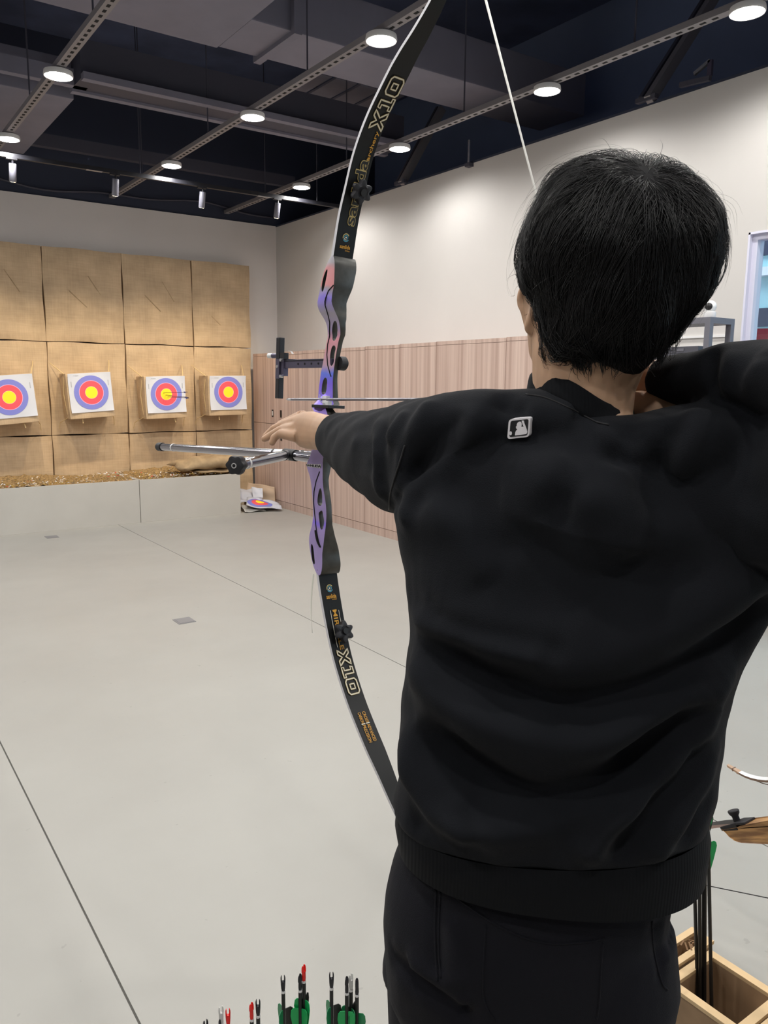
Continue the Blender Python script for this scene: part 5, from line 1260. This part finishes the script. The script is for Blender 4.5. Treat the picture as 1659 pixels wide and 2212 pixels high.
# ================================================================== FOREGROUND: ARROWS IN BOXES, BOWS ON A STAND
def arrow_up(x, y, ztop, lean, nockm, vane, lb, grp, zbot=.06, rot=0.0, rs=.0029, vs=1.0):
    top = np.array((x, y, ztop)); bot = np.array((x+lean[0], y+lean[1], zbot)); d = (top-bot); L_ = np.linalg.norm(d); d /= L_
    t = thing('arrow', lb, 'arrow', tuple(bot), grp, rot=arrow_frame(d) @ Quaternion((0, 0, 1), rot))
    G().tube([(0, 0, 0.0), (0, 0, .012), (0, 0, .014)], [.0008, .0028, rs], 8).tube([(0, 0, .012), (0, 0, L_-.0205)], rs, 10).build('shaft', M['shaft'], t, smooth=40)
    G().tube([(0, 0, L_-.0235), (0, 0, L_-.0205)], rs*1.12, 10).build('white_band', M['white_band'], t)
    g = G(); zz = L_-.0208; q_ = .66; w_ = rs/.0029
    g.loft([[(a_*w_*math.cos(q), b_*w_*math.sin(q), zz+z*q_) for q in np.linspace(0, 2*math.pi, 12, endpoint=False)] for z, a_, b_ in ((0, .0024, .0024), (.005, .0030, .0028), (.012, .0034, .0026), (.019, .0036, .0024))])
    for s_ in (-1, 1): g.loft([[(s_*o_*w_+a_*w_*math.cos(q), .0022*k_*math.sin(q), zz+z*q_) for q in np.linspace(0, 2*math.pi, 8, endpoint=False)] for z, o_, a_, k_ in ((.017, .0021, .0013, 1), (.022, .0026, .0011, .95), (.027, .0026, .0010, .85), (.031, .0022, .0006, .5))])
    g.build('nock', nockm, t, smooth=60)
    for k in range(3):
        a_ = k*2.094; u = np.array((math.cos(a_), math.sin(a_), 0)); w = np.array((-u[1], u[0], 0))*.0004; z1 = L_-.046; z0 = z1-.058
        prof = [(rs, z0), (.0075, z0+.022), (.0105, z0+.038), (.0125, z0+.050), (.0115, z0+.0575), (.0085, z0+.060), (rs, z1)]
        A = [u*r_*vs+np.array((0, 0, z))+w if i_ not in (0, 6) else u*rs+np.array((0, 0, z))+w for i_, (r_, z) in enumerate(prof)]; B = [p-2*w for p in A]; n = len(A)
        G().add(A+B, [tuple(range(n)), tuple(range(2*n-1, n-1, -1))]+[(i, n+i, n+(i+1) % n, (i+1) % n) for i in range(n)]).build('vane', (vane if k else M['vane_black']) if vane is not M['vane_black'] else (M['vane_green']), t, clean=False)
    return t
def at_z(x, y, z): v = ray(x, y); return CO+v*((z-CO[2])/v[2])
lst = [(611, 2107, .785, 'nock_black', 'vane_green2', 'arrow with black forked nock, leftmost of the tall middle three', .2), (648, 2105, .785, 'nock_black', 'vane_green', 'arrow with very dark nock just left of the tallest red nock', 1.4), (656, 2085, .795, 'nock_red', 'vane_green', 'arrow with red nock standing tallest of the quiver', 1.2),
       (716, 2100, .785, 'nock_black', 'vane_green2', 'arrow with black forked nock left of the pair with a clear nock', .1), (749, 2111, .78, 'nock_black', 'vane_green', 'arrow with black nock in front of the clear nock', 1.5), (758, 2104, .78, 'nock_clear', 'vane_green2', 'arrow with frosted clear nock behind a black nock', 1.0), (771, 2115, .775, 'nock_black', 'vane_green2', 'arrow with black nock at the right end of the quiver', 1.6),
       (543, 2167, .775, 'nock_red', 'vane_green', 'arrow with red nock beside a black forked nock, low in the quiver', 1.3), (557, 2159, .78, 'nock_black', 'vane_green', 'arrow with black forked nock beside a red nock', .0), (492, 2179, .77, 'nock_red', 'vane_green2', 'arrow with red forked nock at the left of the quiver', .3), (477, 2174, .775, 'nock_clear', 'vane_green2', 'arrow with clear nock behind the left red nock', .6),
       (477, 2200, .76, 'nock_black', 'vane_green', 'arrow with black nock below the clear nock on the left', 1.1), (444, 2203, .765, 'nock_black', 'vane_green2', 'arrow with black nock at the far left bottom corner of the quiver', .8)]
for k, (x, y, z, nm, vm, lb, rt) in enumerate(lst):
    p = at_z(x, y, z); f = np.random.default_rng(k).uniform(-.004, .004, 2)
    ca = math.radians(-35.1)  # forks face the viewer side
    arrow_up(p[0], p[1], z, (f[0]+(.004 if k < 3 else 0)*CR[0], f[1]), M[nm], M[vm], lb, 'arrows standing in the near box', zbot=.016, rot=rt, rs=.0024)
def crate(name, lb, x0, y0, x1, y1, h, stamp=False, th=.016):
    t = thing(name, lb, 'box', (x0, y0, 0), 'pine arrow boxes')
    w, l = x1-x0, y1-y0
    G().box((0, 0, 0), (w, th, h)).build('end_board', M['pine_inside'], t, bevel=.001); G().box((0, l-th, 0), (w, l, h)).build('end_board', M['pine_inside'], t, bevel=.001)
    G().box((0, th, 0), (th, l-th, h)).build('side_board', M['pine_inside'], t, bevel=.001); G().box((w-th, th, 0), (w, l-th, h)).build('side_board', M['pine_inside'], t, bevel=.001)
    G().box((th, th, .0), (w-th, l-th, .012)).build('bottom_board', M['pine_inside'], t)
    g = G(); g.box((-.002, -.002, h), (w+.002, th, h+.008)); g.box((-.002, l-th, h), (w+.002, l+.002, h+.008)); g.box((-.002, th, h), (th, l-th, h+.008)); g.box((w-th, th, h), (w+.002, l-th, h+.008))
    g.build('rim', M['pine'], t, clean=False)
    return t
cx = crate('arrow_box', 'pale pine arrow box with black arrows at the lower right', 1.283, .672, 1.437, .832, .312)
cx2 = crate('arrow_box', 'pale pine arrow box cut off by the right frame edge', 1.285, .50, 1.439, .662, .312)
cx4 = crate('arrow_box', 'pine board box behind the first arrow box with brown stamped marks', 1.300, .842, 1.46, .862+.03, .318, th=.012)
g = G()
for k, (a, b, c_, d_) in enumerate(((.088, .012, .105, .030), (.096, .008, .113, .026), (.104, .012, .121, .028), (.112, .022, .128, .016), (.118, .030, .135, .012), (.09, .03, .11, .036))):
    g.bar((a, b, .3265), (c_, d_, .3265), .0035, .0008)
g.build('stamp', M['stamp'], cx4, clean=False)
near = crate('arrow_box', 'pine arrow box holding green fletched arrows below the frame', .255, .66, .515, .83, .45)
for k, (bx, by, tx, tz, lb, zt) in enumerate(((1507, 2150, (1500, 1905), .3, 'black arrow leaning leftmost in the right pine box', .70), (1512, 2155, (1511, 1900), .3, 'black arrow second from left in the right pine box', .70), (1519, 2150, (1520, 1880), .3, 'thick black arrow pair member in the middle of the right pine box', .72), (1522, 2152, (1523, 1880), .3, 'black arrow close behind the middle shaft in the right pine box', .72), (1537, 2165, (1530, 1790), .3, 'black arrow with green vane at the right of the pine box', .0))):
    pb = at_z(bx, by, .26)
    if k == 4: 
        ptp = CO+ray(1529, 1772)*(np.linalg.norm((pb-CO)[:2])/np.linalg.norm(ray(1529, 1772)[:2]))
    else:
        d_ = ray(*tx); ptp = CO+d_*(np.linalg.norm((pb-CO)[:2])/np.linalg.norm(d_[:2]))
    dirv = ptp-pb; dirv /= np.linalg.norm(dirv)
    ztop = .70 if k < 4 else ptp[2]+.0; top = pb+dirv*((ztop-pb[2])/dirv[2]); bot = pb+dirv*((.016-pb[2])/dirv[2])
    bot = np.array((min(max(bot[0], 1.305), 1.415), min(max(bot[1], .695), .81), .016))
    arrow_up(top[0], top[1], top[2], (bot[0]-top[0], bot[1]-top[1]), M['nock_black'], M['vane_green'], lb, 'arrows in the right pine box', zbot=.016, rot=[.4, 1., 2., .1, -2.09][k], rs=.0036, vs=1.35)
# wooden recurve bow lying on a stand
zb = .455
R0 = at_z(1577, 1786, zb); xb = R0[0]
wb = thing('wooden_bow', 'takedown bow with striped wooden riser and black limb bolt knob', 'bow', (xb, R0[1], zb), rot=Quaternion((1, 0, 0), -.5))
WT_, W2T = .5, .42
# local: +y towards its limb tip, z up
prof = [(.006, .0), (.0, -.006), (-.006, -.016), (-.018, -.026), (-.034, -.031), (-.10, -.033), (-.20, -.03), (-.28, -.036), (-.36, -.03), (-.45, -.033), (-.56, -.030), (-.578, -.02), (-.586, -.0), (-.53, .006), (-.46, .012), (-.36, .010), (-.29, .0), (-.20, .011), (-.12, .012), (-.06, .009), (-.03, .003)]
g = G(); n = len(prof)
for x in (-.021, .021): g.v += [(x, a, z) for a, z in prof]
tri = tessellate_polygon([[Vector((0, a, z)) for a, z in prof]])
for t_ in tri: g.f.append(tuple(t_)); g.m.append(0); g.f.append(tuple(i+n for i in t_[::-1])); g.m.append(0)
for i in range(n): g.f.append((i, (i+1) % n, n+(i+1) % n, n+i)); g.m.append(0)
g.build('riser', M['zebrawood'], wb, bevel=.003, smooth=40)
pk = G(); pk.loft([[(x, a, z) for x in (-.022, .022) for a, z in (((.010, -.003), (.012, .006)) if x < 0 else ((.012, .006), (.010, -.003)))], [(x, a, z) for x in (-.022, .022) for a, z in (((-.036, -.003), (-.034, .014)) if x < 0 else ((-.034, .014), (-.036, -.003)))]])
pk.box((-.0215, -.06, .008), (.0215, -.03, .014))
pk.build('limb_pocket', M['rubber'], wb, bevel=.002)
G().tube([(0, -.025, .010), (0, -.025, .024), (0, -.025, .030), (0, -.025, .036), (0, -.025, .038)], [.008, .008, .0125, .0135, .012], 18).build('limb_bolt_knob', M['rubber'], wb, smooth=40)
def flat_limb(par, pts, w0, w1, th, mats, name):
    g = G(); n = len(pts)
    for i, (a, z) in enumerate(pts):
        w = (w0+(w1-w0)*i/(n-1))/2
        g.v += [(-w, a, z), (w, a, z), (w, a, z+th), (-w, a, z+th)]
        if i:
            o = (i-1)*4
            for j in range(4): g.f.append((o+j, o+(j+1) % 4, o+4+(j+1) % 4, o+4+j)); g.m.append(0 if j == 2 else 1)
    g.f.append((0, 1, 2, 3)); g.m.append(1); o = n*4-4; g.f.append((o, o+1, o+2, o+3)); g.m.append(1)
    return g.build(name, mats, par, smooth=40)
flat_limb(wb, [(-.03, .005), (.02, .004), (.08, .0), (.16, -.008), (.26, -.025), (.36, -.05), (.45, -.068), (.52, -.066), (.57, -.045)], .040, .018, .007, [M['limb_black'], M['pinkwood']], 'limb')
flat_limb(wb, [(-.55, .005), (-.62, .002), (-.72, -.008), (-.82, -.025), (-.92, -.05), (-1.01, -.068), (-1.08, -.066), (-1.13, -.045)], .040, .018, .007, [M['limb_black'], M['pinkwood']], 'limb')
G().tube([(0, .565, -.046), (0, .52, -.075), (0, -.28, -.20), (0, -1.08, -.075), (0, -1.125, -.046)], .0013, 6).build('bowstring', M['rubber'], wb)
# white limbed bow behind it
zw = .455; A_ = at_z(1573, 1656, zw); xw = A_[0]
w2 = thing('white_bow', 'bow with a white curved limb and tan wooden tip behind the striped bow', 'bow', (xw, A_[1], zw), rot=Quaternion((1, 0, 0), -.42))
ptsw = [(0, .0), (-.016, -.010), (-.032, -.020), (-.048, -.028), (-.066, -.034), (-.086, -.038), (-.11, -.040), (-.15, -.038), (-.22, -.028), (-.32, -.010), (-.42, .0)]
def sub(lst_, a, b): return lst_[a:b]
flat_limb(w2, ptsw[0:3], .010, .016, .006, [M['tanwood'], M['tanwood']], 'limb_tip')
G().box((-.0085, -.017, -.011), (.0085, -.0145, -.003)).build('nock_groove', M['brown_line'], w2)
flat_limb(w2, ptsw[2:], .016, .040, .006, [M['white_limb'], M['brown_line']], 'limb')
g = G().loft([[(x, a, z) for x, z in ((-.018, z0), (.018, z0), (.018, z1), (-.018, z1))] for a, z0, z1 in ((-.40, -.004, .012), (-.46, -.025, .012), (-.56, -.035, .010), (-.68, -.03, .0), (-.80, -.035, .010), (-.90, -.025, .012), (-.96, -.004, .012))]); g.build('riser', M['zebrawood'], w2, bevel=.004)
flat_limb(w2, [(-.94, .0), (-1.04, -.010), (-1.14, -.028), (-1.21, -.038), (-1.25, -.040), (-1.29, -.034), (-1.34, -.010), (-1.36, .0)], .040, .012, .006, [M['white_limb'], M['brown_line']], 'limb')
G().tube([(0, -.02, -.018), (0, -.09, -.046), (0, -.13, -.055), (0, -.68, -.16), (0, -1.27, -.05), (0, -1.34, -.014)], .0013, 6).build('bowstring', M['brown_line'], w2)
# the stand that carries both bows (outside the picture)
stn = thing('bow_stand', 'low wooden bow stand carrying the bows beyond the right frame edge', 'stand', (0, 0, 0))
for b_, tl_, hs in ((wb, WT_, ((-.36, -.0305), (-.56, -.0305))), (w2, W2T, ((-.50, -.0335), (-.85, -.0335)))):
    for ly, lz in hs:
        y = b_.location.y+ly*math.cos(tl_)+lz*math.sin(tl_); z = b_.location.z-ly*math.sin(tl_)+lz*math.cos(tl_)-.004
        for sx in (-1, 1): G().box((b_.location.x+sx*.07-.018, y-.018, 0), (b_.location.x+sx*.07+.018, y+.018, z+.03)).build('post', M['pine'], stn)
        G().box((b_.location.x-.07, y-.012, z-.034), (b_.location.x+.07, y+.012, z-.004)).build('cross_bar', M['pine'], stn)
G().box((xb-.12, -.0, .0), (xb-.06, .9, .02)).box((xw+.06, -.0, .0), (xw+.12, .9, .02)).build('foot', M['pine'], stn, clean=False)
